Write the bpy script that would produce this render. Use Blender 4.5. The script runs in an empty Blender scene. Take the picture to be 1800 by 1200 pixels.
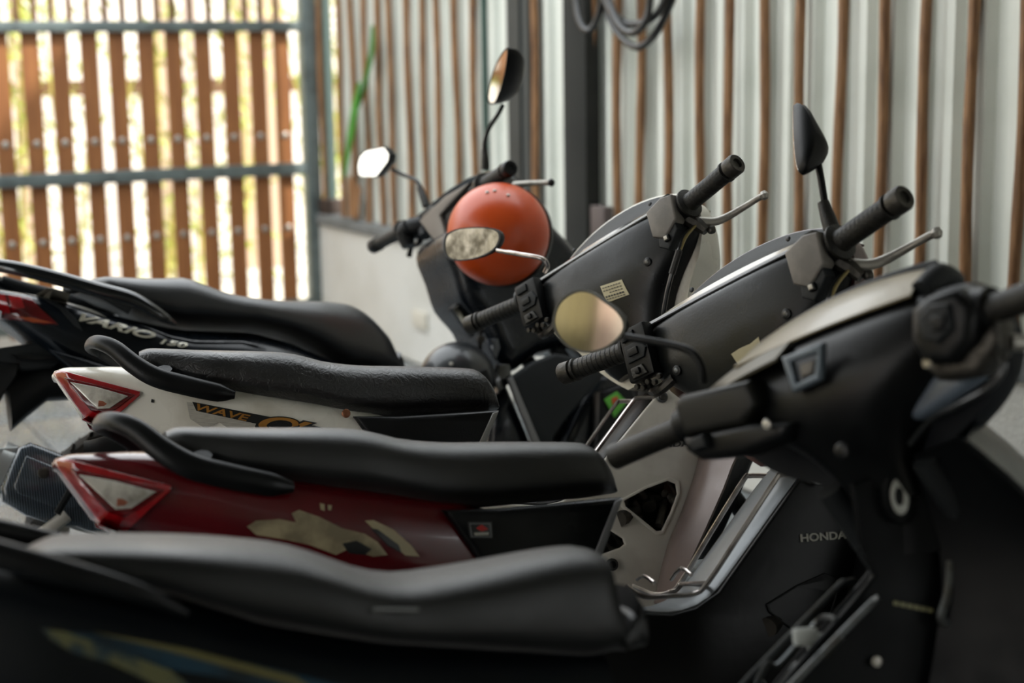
import bpy, bmesh, math, random
from math import sin, cos, pi, radians, atan2, sqrt
from mathutils import Vector as V, Matrix as M
from mathutils.bvhtree import BVHTree
random.seed(7)
SC = bpy.context.scene
COL = SC.collection
# ------------------------------------------------------------------ camera
F = 2750.0; HZ = 478.0; ROLL = .0158; CH = 1.3265
pit = atan2(HZ, F)
FW = V((0, cos(pit), -sin(pit))); R0 = V((1, 0, 0)); U0 = R0.cross(FW)
RT = R0 * cos(ROLL) - U0 * sin(ROLL); UP = R0 * sin(ROLL) + U0 * cos(ROLL)
CAM = V((0, 0, CH))
cd = bpy.data.cameras.new('camera'); cam = bpy.data.objects.new('camera', cd); COL.objects.link(cam)
cam.matrix_world = M(((RT.x, UP.x, -FW.x, 0), (RT.y, UP.y, -FW.y, 0), (RT.z, UP.z, -FW.z, CH), (0, 0, 0, 1)))
cd.sensor_width = 36; cd.lens = F / 1800 * 36; cd.clip_start = .05
cd.dof.use_dof = True; cd.dof.focus_distance = 2.72; cd.dof.aperture_fstop = 2.6
SC.camera = cam
# ------------------------------------------------------------------ light
W = bpy.data.worlds.new('world'); SC.world = W; W.use_nodes = True
wn = W.node_tree.nodes; wl = W.node_tree.links
bg = wn['Background']
tc = wn.new('ShaderNodeTexCoord'); sx = wn.new('ShaderNodeSeparateXYZ'); rp = wn.new('ShaderNodeValToRGB')
wl.new(tc.outputs['Generated'], sx.inputs[0]); wl.new(sx.outputs[2], rp.inputs[0]); wl.new(rp.outputs[0], bg.inputs[0])
rp.color_ramp.elements[0].position = 0; rp.color_ramp.elements[0].color = (.98, 1, .99, 1)
rp.color_ramp.elements[1].position = .7; rp.color_ramp.elements[1].color = (.92, .97, 1, 1)
bg.inputs[1].default_value = 2.2
sl = bpy.data.lights.new('sun', 'SUN'); so = bpy.data.objects.new('sun', sl); COL.objects.link(so)
sl.energy = 5; sl.angle = radians(2); sl.color = (1, .95, .86)
so.rotation_euler = V((-.68, .12, -.68)).to_track_quat('-Z', 'Y').to_euler()
SC.view_settings.view_transform = 'Standard'; SC.view_settings.look = 'None'
SC.view_settings.gamma = 1; SC.view_settings.use_curve_mapping = False
SC.view_settings.exposure = .74
# ------------------------------------------------------------------ photograph geometry helpers
def ray(px, py): return (FW + RT * ((px - 900) / F) - UP * ((py - 600) / F)).normalized()
def hit(px, py, p, n):
    d = ray(px, py); return CAM + d * ((p - CAM).dot(n) / d.dot(n))
class Frame:                                    # a parked bike: x forward, y left, z up; leaning on its side stand
    def __init__(s, x, y, yaw, lean, st, pvx, pvz):
        s.m = M.Translation((x, y, 0)) @ M.Rotation(yaw, 4, 'Z') @ M.Rotation(-lean, 4, 'X')
        s.mi = s.m.inverted()
        a = M.Rotation(-radians(26), 4, 'Y')
        s.s = M.Translation((pvx, 0, pvz)) @ a @ M.Rotation(st, 4, 'Z') @ a.inverted()   # steering frame
        s.w = s.m @ s.s; s.wi = s.w.inverted()
    def at(s, px, py, y):                       # pixel -> bike coordinates on the upright plane y
        o = s.mi @ CAM; d = s.mi.to_3x3() @ ray(px, py); return o + d * ((y - o.y) / d.y)
    def st(s, px, py, x):                       # pixel -> steering coordinates on the plane x
        o = s.wi @ CAM; d = s.wi.to_3x3() @ ray(px, py); return o + d * ((x - o.x) / d.x)
    def xz(s, pts, y): return [(q.x, q.z) for q in (s.at(a, b, y) for a, b in pts)]
    def yz(s, pts, x): return [(-q.y, q.z) for q in (s.st(a, b, x) for a, b in pts)]
BK = {1: Frame(-.817, 3.427, .429, .272, .174, .907, .985), 2: Frame(-.468, 2.653, .2164, .29, .666, .781, .964),
      3: Frame(-.271, 2.017, .281, .29, .53, .781, .964), 4: Frame(-.316, 1.485, .234, .22, .591, .818, .949)}
# ------------------------------------------------------------------ materials
def hexc(h):
    c = [int(h[i:i + 2], 16) / 255 for i in (0, 2, 4)]
    return tuple((x / 12.92 if x < .04045 else ((x + .055) / 1.055) ** 2.4) for x in c) + (1,)
MC = {}
def mat(name, col, rough=.5, metal=0., bump=0., bs=60., col2=None, cs=8., ct=(.45, .7), rv=0., stretch=None, spec=.5, coat=0., trans=0., wave=None, emis=0, vor=None, sheen=0.):
    if name in MC: return MC[name]
    m = bpy.data.materials.new(name); m.use_nodes = True; MC[name] = m
    nt = m.node_tree; N = nt.nodes; L = nt.links; b = N['Principled BSDF']
    b.inputs['Base Color'].default_value = hexc(col); b.inputs['Roughness'].default_value = rough
    b.inputs['Metallic'].default_value = metal; b.inputs['Specular IOR Level'].default_value = spec
    b.inputs['Coat Weight'].default_value = coat; b.inputs['Coat Roughness'].default_value = .08
    b.inputs['Transmission Weight'].default_value = trans
    b.inputs['Sheen Weight'].default_value = sheen; b.inputs['Sheen Roughness'].default_value = .35
    if emis: b.inputs['Emission Color'].default_value = hexc(col); b.inputs['Emission Strength'].default_value = emis
    t = N.new('ShaderNodeTexCoord'); mp = N.new('ShaderNodeMapping'); L.new(t.outputs['Object'], mp.inputs[0])
    if stretch: mp.inputs['Scale'].default_value = stretch
    def noise(s, d=6):
        n = N.new('ShaderNodeTexNoise'); n.inputs['Scale'].default_value = s; n.inputs['Detail'].default_value = d
        L.new(mp.outputs[0], n.inputs[0]); return n
    if col2:
        n = noise(cs); r = N.new('ShaderNodeValToRGB'); L.new(n.outputs[0], r.inputs[0])
        r.color_ramp.elements[0].position = ct[0]; r.color_ramp.elements[0].color = hexc(col)
        r.color_ramp.elements[1].position = ct[1]; r.color_ramp.elements[1].color = hexc(col2)
        src = r.outputs[0]
        if wave:
            w = N.new('ShaderNodeTexWave'); w.bands_direction = wave[0]; w.inputs['Scale'].default_value = wave[1]; L.new(t.outputs['Object'], w.inputs[0])
            mx = N.new('ShaderNodeMix'); mx.data_type = 'RGBA'; L.new(w.outputs[0], mx.inputs[0]); L.new(src, mx.inputs[6]); mx.inputs[7].default_value = hexc(wave[2]); src = mx.outputs[2]
        L.new(src, b.inputs['Base Color'])
    if rv:
        n = noise(14, 8); r = N.new('ShaderNodeMapRange'); L.new(n.outputs[0], r.inputs[0])
        r.inputs[1].default_value = .3; r.inputs[2].default_value = .7; r.inputs[3].default_value = max(.03, rough - rv); r.inputs[4].default_value = min(1, rough + rv); L.new(r.outputs[0], b.inputs['Roughness'])
    if bump:
        n = noise(bs, 4); q = N.new('ShaderNodeBump'); q.inputs['Strength'].default_value = bump; q.inputs['Distance'].default_value = .004
        L.new(n.outputs[0], q.inputs['Height'])
        if vor:
            v = N.new('ShaderNodeTexNoise'); v.inputs['Scale'].default_value = vor; v.inputs['Detail'].default_value = 2; v.inputs['Distortion'].default_value = 2.5
            L.new(mp.outputs[0], v.inputs[0]); q2 = N.new('ShaderNodeBump'); q2.inputs['Strength'].default_value = .4; q2.inputs['Distance'].default_value = .004
            L.new(v.outputs[0], q2.inputs['Height']); L.new(q.outputs[0], q2.inputs['Normal']); q = q2
        L.new(q.outputs[0], b.inputs['Normal'])
    return m
BLK = mat('black_plastic', '0b0c0d', .40, bump=.08, bs=400, col2='121415', cs=5, rv=.10, spec=.25)
DUSTY = mat('dusty_black_plastic', '0b0d0f', .34, bump=.06, bs=300, col2='151716', cs=7, rv=.12, spec=.25)
MATTE = mat('matte_grey_plastic', '1f2224', .55, bump=.15, bs=500, col2='292c2e', cs=4, spec=.25)
GREY = mat('grey_switch_plastic', '6b6762', .5, bump=.05, bs=300, col2='87817a', cs=20)
RUB = mat('rubber', '1b1a17', .5, bump=.3, bs=250, col2='2a2822', cs=30, spec=.4)
TYRE = mat('tyre_rubber', '191817', .8, bump=.3, bs=120, col2='2d2820', cs=12)
GLOSS = mat('gloss_black_paint', '06080b', .10, coat=.6, col2='0c1117', cs=3)
GLOSSD = mat('dark_blue_black_paint', '070b10', .25, coat=.15, spec=.3, col2='131a22', cs=4, rv=.06)
SEAT = mat('seat_vinyl', '0f1010', .42, sheen=.12, bump=.2, bs=700, col2='161615', cs=10, rv=.06, spec=.8)
SEAT2 = mat('scratched_seat_vinyl', '0f0f10', .40, sheen=.12, bump=.2, bs=700, col2='171615', cs=10, rv=.12, vor=55, spec=.8)
SEATN = mat('worn_seat_vinyl', '0c0d0d', .46, sheen=.12, bump=.15, bs=600, col2='131413', cs=9, rv=.06, spec=.55)
WHITE = mat('dirty_white_paint', 'eeeade', .28, coat=.2, bump=.03, bs=90, col2='b9b09c', cs=7, ct=(.5, .8), rv=.08)
SILV = mat('worn_cream_silver_paint', 'ebe7dd', .36, col2='b5ada0', cs=6, ct=(.5, .85), bump=.03, bs=80, rv=.08)
PINK = mat('grey_paint_red_reflection', '7e6e68', .35, metal=.1, col2='6a5c58', cs=7, rv=.08)  # red reflected in the leg shield is mixed into this grey
RED = mat('dark_red_paint', '5e0d14', .22, coat=.4, col2='4a0a10', cs=5, rv=.05)
REDL = mat('red_lamp_lens', 'a3131a', .12, coat=.8, col2='7d0c12', cs=25, spec=.7)
REDV = mat('deep_red_lamp_lens', '6e0c12', .12, coat=.6, col2='3e0609', cs=18, wave=('Z', 50, '55090d'))
CLR = mat('clear_lamp_lens', 'd9d4c9', .12, metal=.25, col2='8f8a80', cs=26, ct=(.4, .62), coat=.8)
AMB = mat('lamp_bulb_amber', 'a0604a', .3)
CHR = mat('worn_steel_wire', 'd6cdc8', .22, metal=.9, col2='9a8c84', cs=40, ct=(.5, .75))
CHRD = mat('dull_steel_wire', '5d6061', .38, metal=.8, col2='45413a', cs=40)
ALU = mat('dull_aluminium', 'a8a49c', .42, metal=.6, bump=.1, bs=200, col2='87827a', cs=20)
METD = mat('oily_engine_metal', '4a4742', .45, metal=.7, bump=.4, bs=90, col2='2a2825', cs=30)
MIR = mat('dusty_mirror_glass', '8a877e', .20, metal=1, bump=.12, bs=40, col2='4c4940', cs=22, ct=(.42, .6), rv=.10)
MIRC = mat('clean_mirror_glass', 'dfe3e4', .04, metal=1)
ORN = mat('orange_helmet_paint', 'bd4410', .36, coat=.15, bump=.05, bs=200, col2='c85018', cs=5, rv=.08)
WOOD = mat('brown_slat_wood', '80502a', .55, bump=.15, bs=60, col2='8f5d32', cs=6, stretch=(6, 6, .6))
WOODD = mat('dark_slat_wood', '5a3a22', .6, bump=.15, bs=60, col2='6c4a2e', cs=6, stretch=(6, 6, .6))
BAMB = mat('bamboo_cane', '8f6844', .42, bump=.2, bs=40, col2='5c3b22', cs=9, ct=(.4, .7), stretch=(8, 8, .9))
SHEET = mat('white_metal_sheet', 'd3d6ce', .42, bump=.04, bs=200, col2='c4c8bf', cs=3)
GALV = mat('galvanised_steel', '6f7a7a', .42, metal=.55, bump=.1, bs=100, col2='5c6464', cs=12)
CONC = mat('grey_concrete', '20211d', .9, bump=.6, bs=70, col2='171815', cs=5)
PLAS = mat('white_wall_plaster', 'c9c8c2', .85, bump=.9, bs=55, col2='bcbab2', cs=2.5)
CAP = mat('grey_coping_concrete', '6f7272', .8, bump=.5, bs=80, col2='5a5c5b', cs=6)
TILE = mat('grey_floor_tile', '555c60', .25, bump=.12, bs=30, col2='4a5155', cs=2.5, stretch=(1, 8, 1), rv=.1)
GROUT = mat('tile_grout', '6d6a64', .9)
BEIG = mat('beige_threshold_concrete', '76664f', .75, bump=.3, bs=50, col2='655541', cs=4)
CABLE = mat('black_cable', '17191a', .35, coat=.2)
LEAFG = mat('green_blade_leaf', '3c8a2c', .4, col2='2a6a22', cs=9)
LEAFY = mat('yellow_green_bamboo_leaf', '8f9c34', .55, col2='b8b860', cs=5)
CARB = mat('carbon_fibre_trim', '101418', .22, coat=.5, col2='161b20', cs=3, wave=('X', 60, '4c5660'))
LETK = mat('black_lettering', '101010', .4)
LETC = mat('chrome_lettering', 'e6e2d2', .25, metal=.25, col2='9a9480', cs=30)
LETW = mat('worn_white_lettering', 'b0aea4', .5)
LETG = mat('gold_lettering', 'b8813a', .35, metal=.3, col2='a06c28', cs=25)
GREYST = mat('grey_halftone_decal', '9b968c', .4, col2='b5b0a4', cs=60, wave=('Z', 130, 'c9c4b8'))
CREAM = mat('peeling_cream_decal', 'aa9c7a', .5, col2='7e7258', cs=22, ct=(.45, .62))
STK = mat('yellowed_paper_label', 'c9bf9c', .55, col2='b8ad88', cs=20)
TEAL = mat('teal_decal', '123444', .3, col2='0a1a22', cs=14)
GOLDD = mat('pale_gold_decal', '5c5c3c', .4, col2='1c3038', cs=26, ct=(.42, .55))
GLASSM = mat('clouded_meter_glass', '9a927e', .22, coat=.6, col2='7d7866', cs=9)
GLASSD = mat('dark_meter_glass', '3a3e40', .12, coat=.8)
BLUE = mat('pale_blue_grey_paint', '151c24', .3, coat=.25, col2='10161d', cs=4)
GRNS = mat('green_sticker', '5cae3c', .4)
ORS = mat('orange_print', 'c9502c', .4)
REDP = mat('red_key_tag', 'b5221c', .4)
# ------------------------------------------------------------------ mesh helpers
def link(name, me, m, parent=None, mtx=None, smooth=True):
    o = bpy.data.objects.new(name, me); COL.objects.link(o)
    if m is not None: me.materials.clear(); me.materials.append(m)
    if parent: o.parent = parent
    if mtx is not None: o.matrix_local = mtx
    if smooth:
        me.polygons.foreach_set('use_smooth', [True] * len(me.polygons))
        try: me.set_sharp_from_angle(angle=radians(38))
        except Exception: pass
    return o
def mk(name, vs, fs, m, parent=None, mtx=None, smooth=True, fix=True):
    me = bpy.data.meshes.new(name); me.from_pydata([tuple(v) for v in vs], [], fs); me.update()
    if fix:
        b = bmesh.new(); b.from_mesh(me); bmesh.ops.recalc_face_normals(b, faces=b.faces); b.to_mesh(me); b.free()
    return link(name, me, m, parent, mtx, smooth)
def thing(name, label, cat, mtx=None, group=None):
    o = bpy.data.objects.new(name, None); COL.objects.link(o); o.empty_display_size = .1
    if mtx is not None: o.matrix_world = mtx
    tag(o, label, cat, group); return o
def tag(o, label=None, cat=None, group=None, kind=None):
    if label: o['label'] = label
    if cat: o['category'] = cat
    if group: o['group'] = group
    if kind: o['kind'] = kind
    return o
def cat_rom(P, n=6, closed=False):
    P = [V(p) for p in P]; out = []; k = len(P)
    if k < 3: return P
    rng = range(k if closed else k - 1)
    for i in rng:
        a = P[(i - 1) % k] if (closed or i > 0) else P[0] * 2 - P[1]; b = P[i]; c = P[(i + 1) % k]; d = P[(i + 2) % k] if (closed or i + 2 < k) else P[-1] * 2 - P[-2]
        for j in range(n):
            t = j / n; out.append(.5 * ((2 * b) + (c - a) * t + (2 * a - 5 * b + 4 * c - d) * t * t + (3 * b - a - 3 * c + d) * t ** 3))
    if not closed: out.append(P[-1])
    return out
def grid(rings, closed=True, cap=True):
    vs = []; fs = []; n = len(rings[0])
    for r in rings: vs += list(r)
    for i in range(len(rings) - 1):
        for j in range(n if closed else n - 1):
            k = (j + 1) % n; fs.append((i * n + j, i * n + k, (i + 1) * n + k, (i + 1) * n + j))
    if cap and closed:
        fs.append(tuple(range(n))[::-1]); fs.append(tuple((len(rings) - 1) * n + j for j in range(n)))
    return vs, fs
def tube_data(P, r, n=8, flat=1., sm=5, closed=False, upv=None):
    rs = r if isinstance(r, (list, tuple)) else None
    Q = cat_rom(P, sm, closed) if sm > 1 and len(P) > 2 else [V(p) for p in P]
    m = len(Q); rings = []
    prev = None
    for i, q in enumerate(Q):
        if closed: t = Q[(i + 1) % m] - Q[i - 1]
        else: t = Q[min(i + 1, m - 1)] - Q[max(i - 1, 0)]
        t = t.normalized() if t.length > 1e-9 else V((0, 0, 1))
        if prev is None:
            a = V(upv) if upv else (V((0, 0, 1)) if abs(t.z) < .9 else V((1, 0, 0)))
        else: a = prev
        a = (a - t * a.dot(t)); a = a.normalized() if a.length > 1e-6 else t.orthogonal().normalized()
        prev = a; b = t.cross(a)
        if rs:
            f = i / (m - 1) * (len(rs) - 1); k = min(int(f), len(rs) - 2); rr = rs[k] + (rs[k + 1] - rs[k]) * (f - k)
        else: rr = r
        rings.append([q + a * (cos(2 * pi * j / n) * rr) + b * (sin(2 * pi * j / n) * rr * flat) for j in range(n)])
    if closed: rings.append(rings[0]); return grid(rings, True, False)
    return grid(rings)
def tube(name, P, r, m, parent=None, mtx=None, n=8, flat=1., sm=5, closed=False, upv=None):
    return mk(name, *tube_data(P, r, n, flat, sm, closed, upv), m, parent, mtx)
def merge(ds):
    vs = []; fs = []
    for v, f in ds:
        k = len(vs); vs += list(v); fs += [tuple(i + k for i in g) for g in f]
    return vs, fs
def box_data(a, b, mt=None):
    P = [V((x, y, z)) for x in (a[0], b[0]) for y in (a[1], b[1]) for z in (a[2], b[2])]
    if mt is not None: P = [mt @ p for p in P]
    return P, [(0, 1, 3, 2), (4, 6, 7, 5), (0, 4, 5, 1), (2, 3, 7, 6), (0, 2, 6, 4), (1, 5, 7, 3)]
def bevel(o, w, seg=2):
    b = bmesh.new(); b.from_mesh(o.data); bmesh.ops.remove_doubles(b, verts=b.verts, dist=1e-6)
    bmesh.ops.bevel(b, geom=b.edges[:], offset=w, segments=seg, affect='EDGES', profile=.6, clamp_overlap=True); b.to_mesh(o.data); b.free()
    o.data.polygons.foreach_set('use_smooth', [True] * len(o.data.polygons))
    try: o.data.set_sharp_from_angle(angle=radians(40))
    except Exception: pass
    return o
def box(name, a, b, m, parent=None, mtx=None, bv=0.):
    o = mk(name, *box_data(a, b), m, parent, mtx, smooth=False)
    if bv: bevel(o, bv)
    return o
SIDE = M(((1, 0, 0, 0), (0, 0, -1, 0), (0, 1, 0, 0), (0, 0, 0, 1)))     # (u,v,w) -> x, z, -y
FACE = M(((0, 0, -1, 0), (-1, 0, 0, 0), (0, 1, 0, 0), (0, 0, 0, 1)))    # (u,v,w) -> right, up, rearwards
def off(mt, d): return mt @ M.Translation((0, 0, d))
def plate(name, outs, thick, bv, m, parent=None, base=SIDE, place=None, sm=1, seg=2):
    """flat solid with holes: outs = closed outlines (first outer, others holes), bevelled edges, centred on the base plane"""
    cu = bpy.data.curves.new(name, 'CURVE'); cu.dimensions = '2D'; cu.fill_mode = 'BOTH'
    for o in outs:
        if sm > 1: o = [(p.x, p.y) for p in cat_rom([(a, b, 0) for a, b in o], sm, True)]
        s = cu.splines.new('POLY'); s.points.add(len(o) - 1); s.use_cyclic_u = True
        for i, (a, b) in enumerate(o): s.points[i].co = (a, b, 0, 1)
    cu.extrude = max(1e-4, thick / 2 - bv); cu.bevel_depth = bv; cu.bevel_resolution = seg; cu.offset = -bv
    t = bpy.data.objects.new('t', cu); me = bpy.data.meshes.new_from_object(t); bpy.data.objects.remove(t)
    me.transform(base)
    b = bmesh.new(); b.from_mesh(me); bmesh.ops.remove_doubles(b, verts=b.verts, dist=1e-5); bmesh.ops.recalc_face_normals(b, faces=b.faces); b.to_mesh(me); b.free()
    return link(name, me, m, parent, place)
def text(name, s, size, m, parent, mtx, thick=.0006, shear=0., sx=1., off_=0.002, bold=0.):
    cu = bpy.data.curves.new(name, 'FONT'); cu.body = s; cu.size = size; cu.extrude = thick; cu.shear = shear; cu.offset = bold
    t = bpy.data.objects.new('t', cu); me = bpy.data.meshes.new_from_object(t); bpy.data.objects.remove(t)
    me.transform(M.Diagonal((sx, 1, 1, 1))); me.transform(mtx)
    return link(name, me, m, parent, None, smooth=False)
def drape(o, target, d, dist=.0015, cuts=2, thick=.0012):
    """lay a thin flat piece onto a curved part (both in the bike's coordinates) along direction d"""
    me = o.data; b = bmesh.new(); b.from_mesh(me)
    bmesh.ops.remove_doubles(b, verts=b.verts, dist=1e-5)
    for _ in range(cuts):
        e = [x for x in b.edges if x.calc_length() > .014]
        if e: bmesh.ops.subdivide_edges(b, edges=e, cuts=1)
        bmesh.ops.triangulate(b, faces=b.faces)
    tm = target.data; tv = [v.co.copy() for v in tm.vertices]; T = BVHTree.FromPolygons(tv, [tuple(p.vertices) for p in tm.polygons])
    d = V(d).normalized()
    cs = [v.co.dot(d) for v in b.verts]; top = min(cs); bot = max(cs)
    for v in b.verts:
        k = (v.co.dot(d) - top) / max(bot - top, 1e-6)
        h = T.ray_cast(v.co - d * .5, d)[0]
        if h is not None: v.co = h - d * (dist + thick * (1 - k))
    bmesh.ops.recalc_face_normals(b, faces=b.faces); b.to_mesh(me); b.free()
    me.polygons.foreach_set('use_smooth', [True] * len(me.polygons))
    try: me.set_sharp_from_angle(angle=radians(50))
    except Exception: pass
    return o
def lerp(L, x):
    if x <= L[0][0]: return L[0][1]
    for (a, p), (b, q) in zip(L, L[1:]):
        if x <= b: return p + (q - p) * (x - a) / (b - a)
    return L[-1][1]
def sring(x, zt, zb, hw, n=28, p=2.6, topn=0.):
    """rounded section across the bike at x; topn narrows the top"""
    zm = (zt + zb) / 2; hh = max((zt - zb) / 2, .001); out = []
    for j in range(n):
        t = 2 * pi * j / n; c = cos(t); s = sin(t)
        yy = math.copysign(abs(c) ** (2 / p), c); zz = math.copysign(abs(s) ** (2 / p), s)
        out.append(V((x, hw * yy * (1 - topn * (zz + 1) / 2), zm + hh * zz)))
    return out
def hull(name, top, bot, hw, m, parent, n=26, p=2.6, topn=0., k=28, mtx=None):
    """body lofted along x between a top line and a bottom line (lists of (x,z)) with half widths"""
    top = sorted(top); bot = sorted(bot); a = max(top[0][0], bot[0][0]); b = min(top[-1][0], bot[-1][0]); a = min(top[0][0], bot[0][0]); b = max(top[-1][0], bot[-1][0])
    rings = []
    for i in range(n + 1):
        t = i / n; x = a + (b - a) * (.5 - .5 * cos(pi * t)) if n > 8 else a + (b - a) * t
        zt = lerp(top, x); zb = lerp(bot, x)
        if zb > zt - .002: zb = zt - .002
        rings.append(sring(x, zt, zb, max(lerp(hw, x), .002), k, p, topn))
    return mk(name, *grid(rings), m, parent, mtx)
def smooth2(L, n=5): return [(p.x, p.z) for p in cat_rom([(a, 0, b) for a, b in L], n)]
def sheet(name, lines, thick, m, parent=None, mtx=None, n=14, k=4, flip=1):
    """curved panel through a few 3-D lines, given a thickness"""
    res = []
    for L in lines:
        L = [V(p) for p in L]
        if len(L) > 2: L = cat_rom(L, 6)
        d = [0]
        for a, b in zip(L, L[1:]): d.append(d[-1] + (b - a).length)
        o = []
        for i in range(n):
            s = d[-1] * i / (n - 1); j = 0
            while j < len(d) - 2 and d[j + 1] < s: j += 1
            w = (s - d[j]) / max(d[j + 1] - d[j], 1e-9); o.append(L[j].lerp(L[j + 1], min(1, w)))
        res.append(o)
    cols = [cat_rom([r[i] for r in res], k) if len(res) > 2 else [res[0][i], res[1][i]] for i in range(n)]
    rows = [[c[j] for c in cols] for j in range(len(cols[0]))]
    vs, fs = grid(rows, False, False)
    me = bpy.data.meshes.new(name); me.from_pydata([tuple(v) for v in vs], [], fs)
    b = bmesh.new(); b.from_mesh(me); bmesh.ops.recalc_face_normals(b, faces=b.faces)
    bmesh.ops.solidify(b, geom=b.faces[:], thickness=thick); bmesh.ops.recalc_face_normals(b, faces=b.faces); b.to_mesh(me); b.free()
    return link(name, me, m, parent, mtx)
def lathe(prof, n=24, axis='Z', mt=None):
    rings = []
    for r, h in prof:
        rings.append([V((r * cos(2 * pi * j / n), r * sin(2 * pi * j / n), h)) for j in range(n)])
    vs, fs = grid(rings)
    if mt is not None: vs = [mt @ v for v in vs]
    return vs, fs
def aim(p, d): return M.Translation(p) @ V(d).to_track_quat('Z', 'Y').to_matrix().to_4x4()
def disc(name, p, d, r, h, m, parent, mtx=None, n=16, b=.2):
    return mk(name, *lathe([(r * (1 - b), 0), (r, h * b), (r, h * (1 - b)), (r * (1 - b), h)], n, mt=aim(p, d)), m, parent, mtx)
def dome_from(outline, nrm, depth, k=5, e=.75):
    """rounded shell behind a closed 3-D outline"""
    c = sum(outline, V()) / len(outline); rings = []
    for i in range(k + 1):
        t = i / k * pi / 2; s = max(cos(t) ** e, .05) if i < k else .05
        rings.append([c + (q - c) * s + nrm * (sin(t) * depth) for q in outline])
    return grid(rings)
def wheel(name, c, R, tr, m, parent, mtx=None, rim=ALU, spoke=5):
    T = M.Translation(c) @ M.Rotation(pi / 2, 4, 'X')
    prof = [(R - tr * 1.5, -tr * .75), (R - tr * .8, -tr * .98), (R - tr * .25, -tr * .72), (R, -tr * .12), (R, tr * .12), (R - tr * .25, tr * .72), (R - tr * .8, tr * .98), (R - tr * 1.5, tr * .75), (R - tr * 1.5, -tr * .75)]
    n = 48; rings = [[V((r * cos(2 * pi * j / n), r * sin(2 * pi * j / n), h)) for j in range(n)] for r, h in prof]
    vs, fs = grid(rings, True, False)
    w = mk(name, [T @ v for v in vs], fs, TYRE, parent, mtx)
    ds = []                                                            # tread grooves as raised blocks
    for j in range(36):
        for s in (-1, 1):
            A = M.Rotation(2 * pi * (j + .25 * s) / 36, 4, 'Z')
            P = [A @ V((R - tr * .10 + .002, s * .0, s * tr * .22)), A @ V((R - tr * .30 + .004, R * .05, s * tr * .66))]
            v, f = tube_data([T @ p for p in P], .006, 5, sm=1); ds.append((v, f))
    mk('tread_blocks', *merge(ds), TYRE, w)['kind'] = 'stuff'
    rr = R - tr * 1.5
    prof = [(rr - .016, -tr * .7), (rr + .006, -tr * .8), (rr + .002, -tr * .5), (rr - .014, 0), (rr + .002, tr * .5), (rr + .006, tr * .8), (rr - .016, tr * .7), (rr - .02, 0), (rr - .016, -tr * .7)]
    rings = [[V((r * cos(2 * pi * j / n), r * sin(2 * pi * j / n), h)) for j in range(n)] for r, h in prof]
    vs, fs = grid(rings, True, False)
    ri = mk('rim', [T @ v for v in vs], fs, rim, w)
    vs, fs = lathe([(.02, -.05), (.045, -.05), (.045, -.03), (.03, -.02), (.03, .02), (.045, .03), (.045, .05), (.02, .05)], 20, mt=T); mk('hub', vs, fs, rim, w)
    for k in range(spoke):
        a = 2 * pi * k / spoke; P = [T @ V((.03 * cos(a), .03 * sin(a), 0)), T @ V(((rr - .01) * cos(a + .12), (rr - .01) * sin(a + .12), 0))]
        tube('spoke', P, .010, rim, w, n=6, flat=1.3, sm=1)
    return w
def grip_set(F_, root, inner, outer, S, end=RUB, r=.0165, rib=RUB, endmat=METD):
    a = V(inner); b = V(outer); d = (b - a).normalized(); L = (b - a).length
    prof = [(r * 1.05, 0), (r * 1.75, .001), (r * 1.75, .006), (r * 1.1, .009)]
    k = 10
    for i in range(k):
        h = .012 + (L - .035) * i / k; w = (L - .035) / k
        prof += [(r * 1.07, h), (r * 1.07, h + w * .70), (r * 1.035, h + w * .78), (r * 1.035, h + w * .95)]
    prof += [(r, L - .022), (r * 1.22, L - .020), (r * 1.22, L - .016), (r * .9, L - .014)]
    g = mk('grip', *lathe(prof, 22, mt=aim(a, d)), rib, root, S)
    e = mk('bar_end', *lathe([(r * .9, L - .015), (r * .9, L - .010), (r * 1.18, L - .009), (r * 1.2, L + .010), (r * 1.05, L + .014), (r * .6, L + .014), (r * .55, L + .010), (.001, L + .010)], 22, mt=aim(a, d)), endmat, g)
    return g
def cowl(name, rows, m, root, S, front=False, mx=0., k=22, e=.62):
    rings = []
    for z, hw, x0 in rows:
        ring = []
        for j in range(k + 1):
            t = pi * j / k; c = cos(t); ring.append(V((mx + (x0 - mx) * (max(sin(t), 0)) ** e, math.copysign(abs(c) ** .8, c) * hw, z)))
        rings.append(ring)
    return mk(name, *grid(rings), m, root, S)
def curve_rows(rows, n=3):
    P = cat_rom([V(r) for r in rows], n); return [tuple(p) for p in P]
def mirror(root, Fr, outline_px, P0, N, stem, gm, S, hd=.028, hm=BLK, rim=BLK, stemr=.005, stemm=BLK, boot=None, sm=5):
    """mirror: housing with glass and stem; P0, N in steering coordinates"""
    P0 = V(P0); N = V(N).normalized(); o3 = []
    o = Fr.wi @ CAM
    for px, py in outline_px:
        d = Fr.wi.to_3x3() @ ray(px, py); o3.append(o + d * ((P0 - o).dot(N) / d.dot(N)))
    o3 = cat_rom(o3, 5, True) if sm > 1 else [a.lerp(b_, t) for a, b_ in zip(o3, o3[1:] + o3[:1]) for t in (.06, .5, .94)]
    c = sum(o3, V()) / len(o3)
    h = mk('mirror_housing', *dome_from(o3, -N, hd), hm, root, S)
    lip = [c + (q - c) * 1.0 + N * .003 for q in o3]; lin = [c + (q - c) * .93 + N * .003 for q in o3]; back = [c + (q - c) * .93 - N * .002 for q in o3]
    mk('mirror_rim', *grid([o3, lip, lin, back], True, False), rim, h)
    g = [c + (q - c) * .935 + N * .0022 for q in o3]; g2 = [q - N * .0016 for q in g]
    mk('mirror_glass', *grid([g2, g]), gm, h)
    tube('mirror_stem', stem, stemr, stemm, h, n=10)
    if boot: tube('stem_boot', boot, [.011, .0105, .008], RUB, h, n=12, sm=3)
    return h
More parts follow.
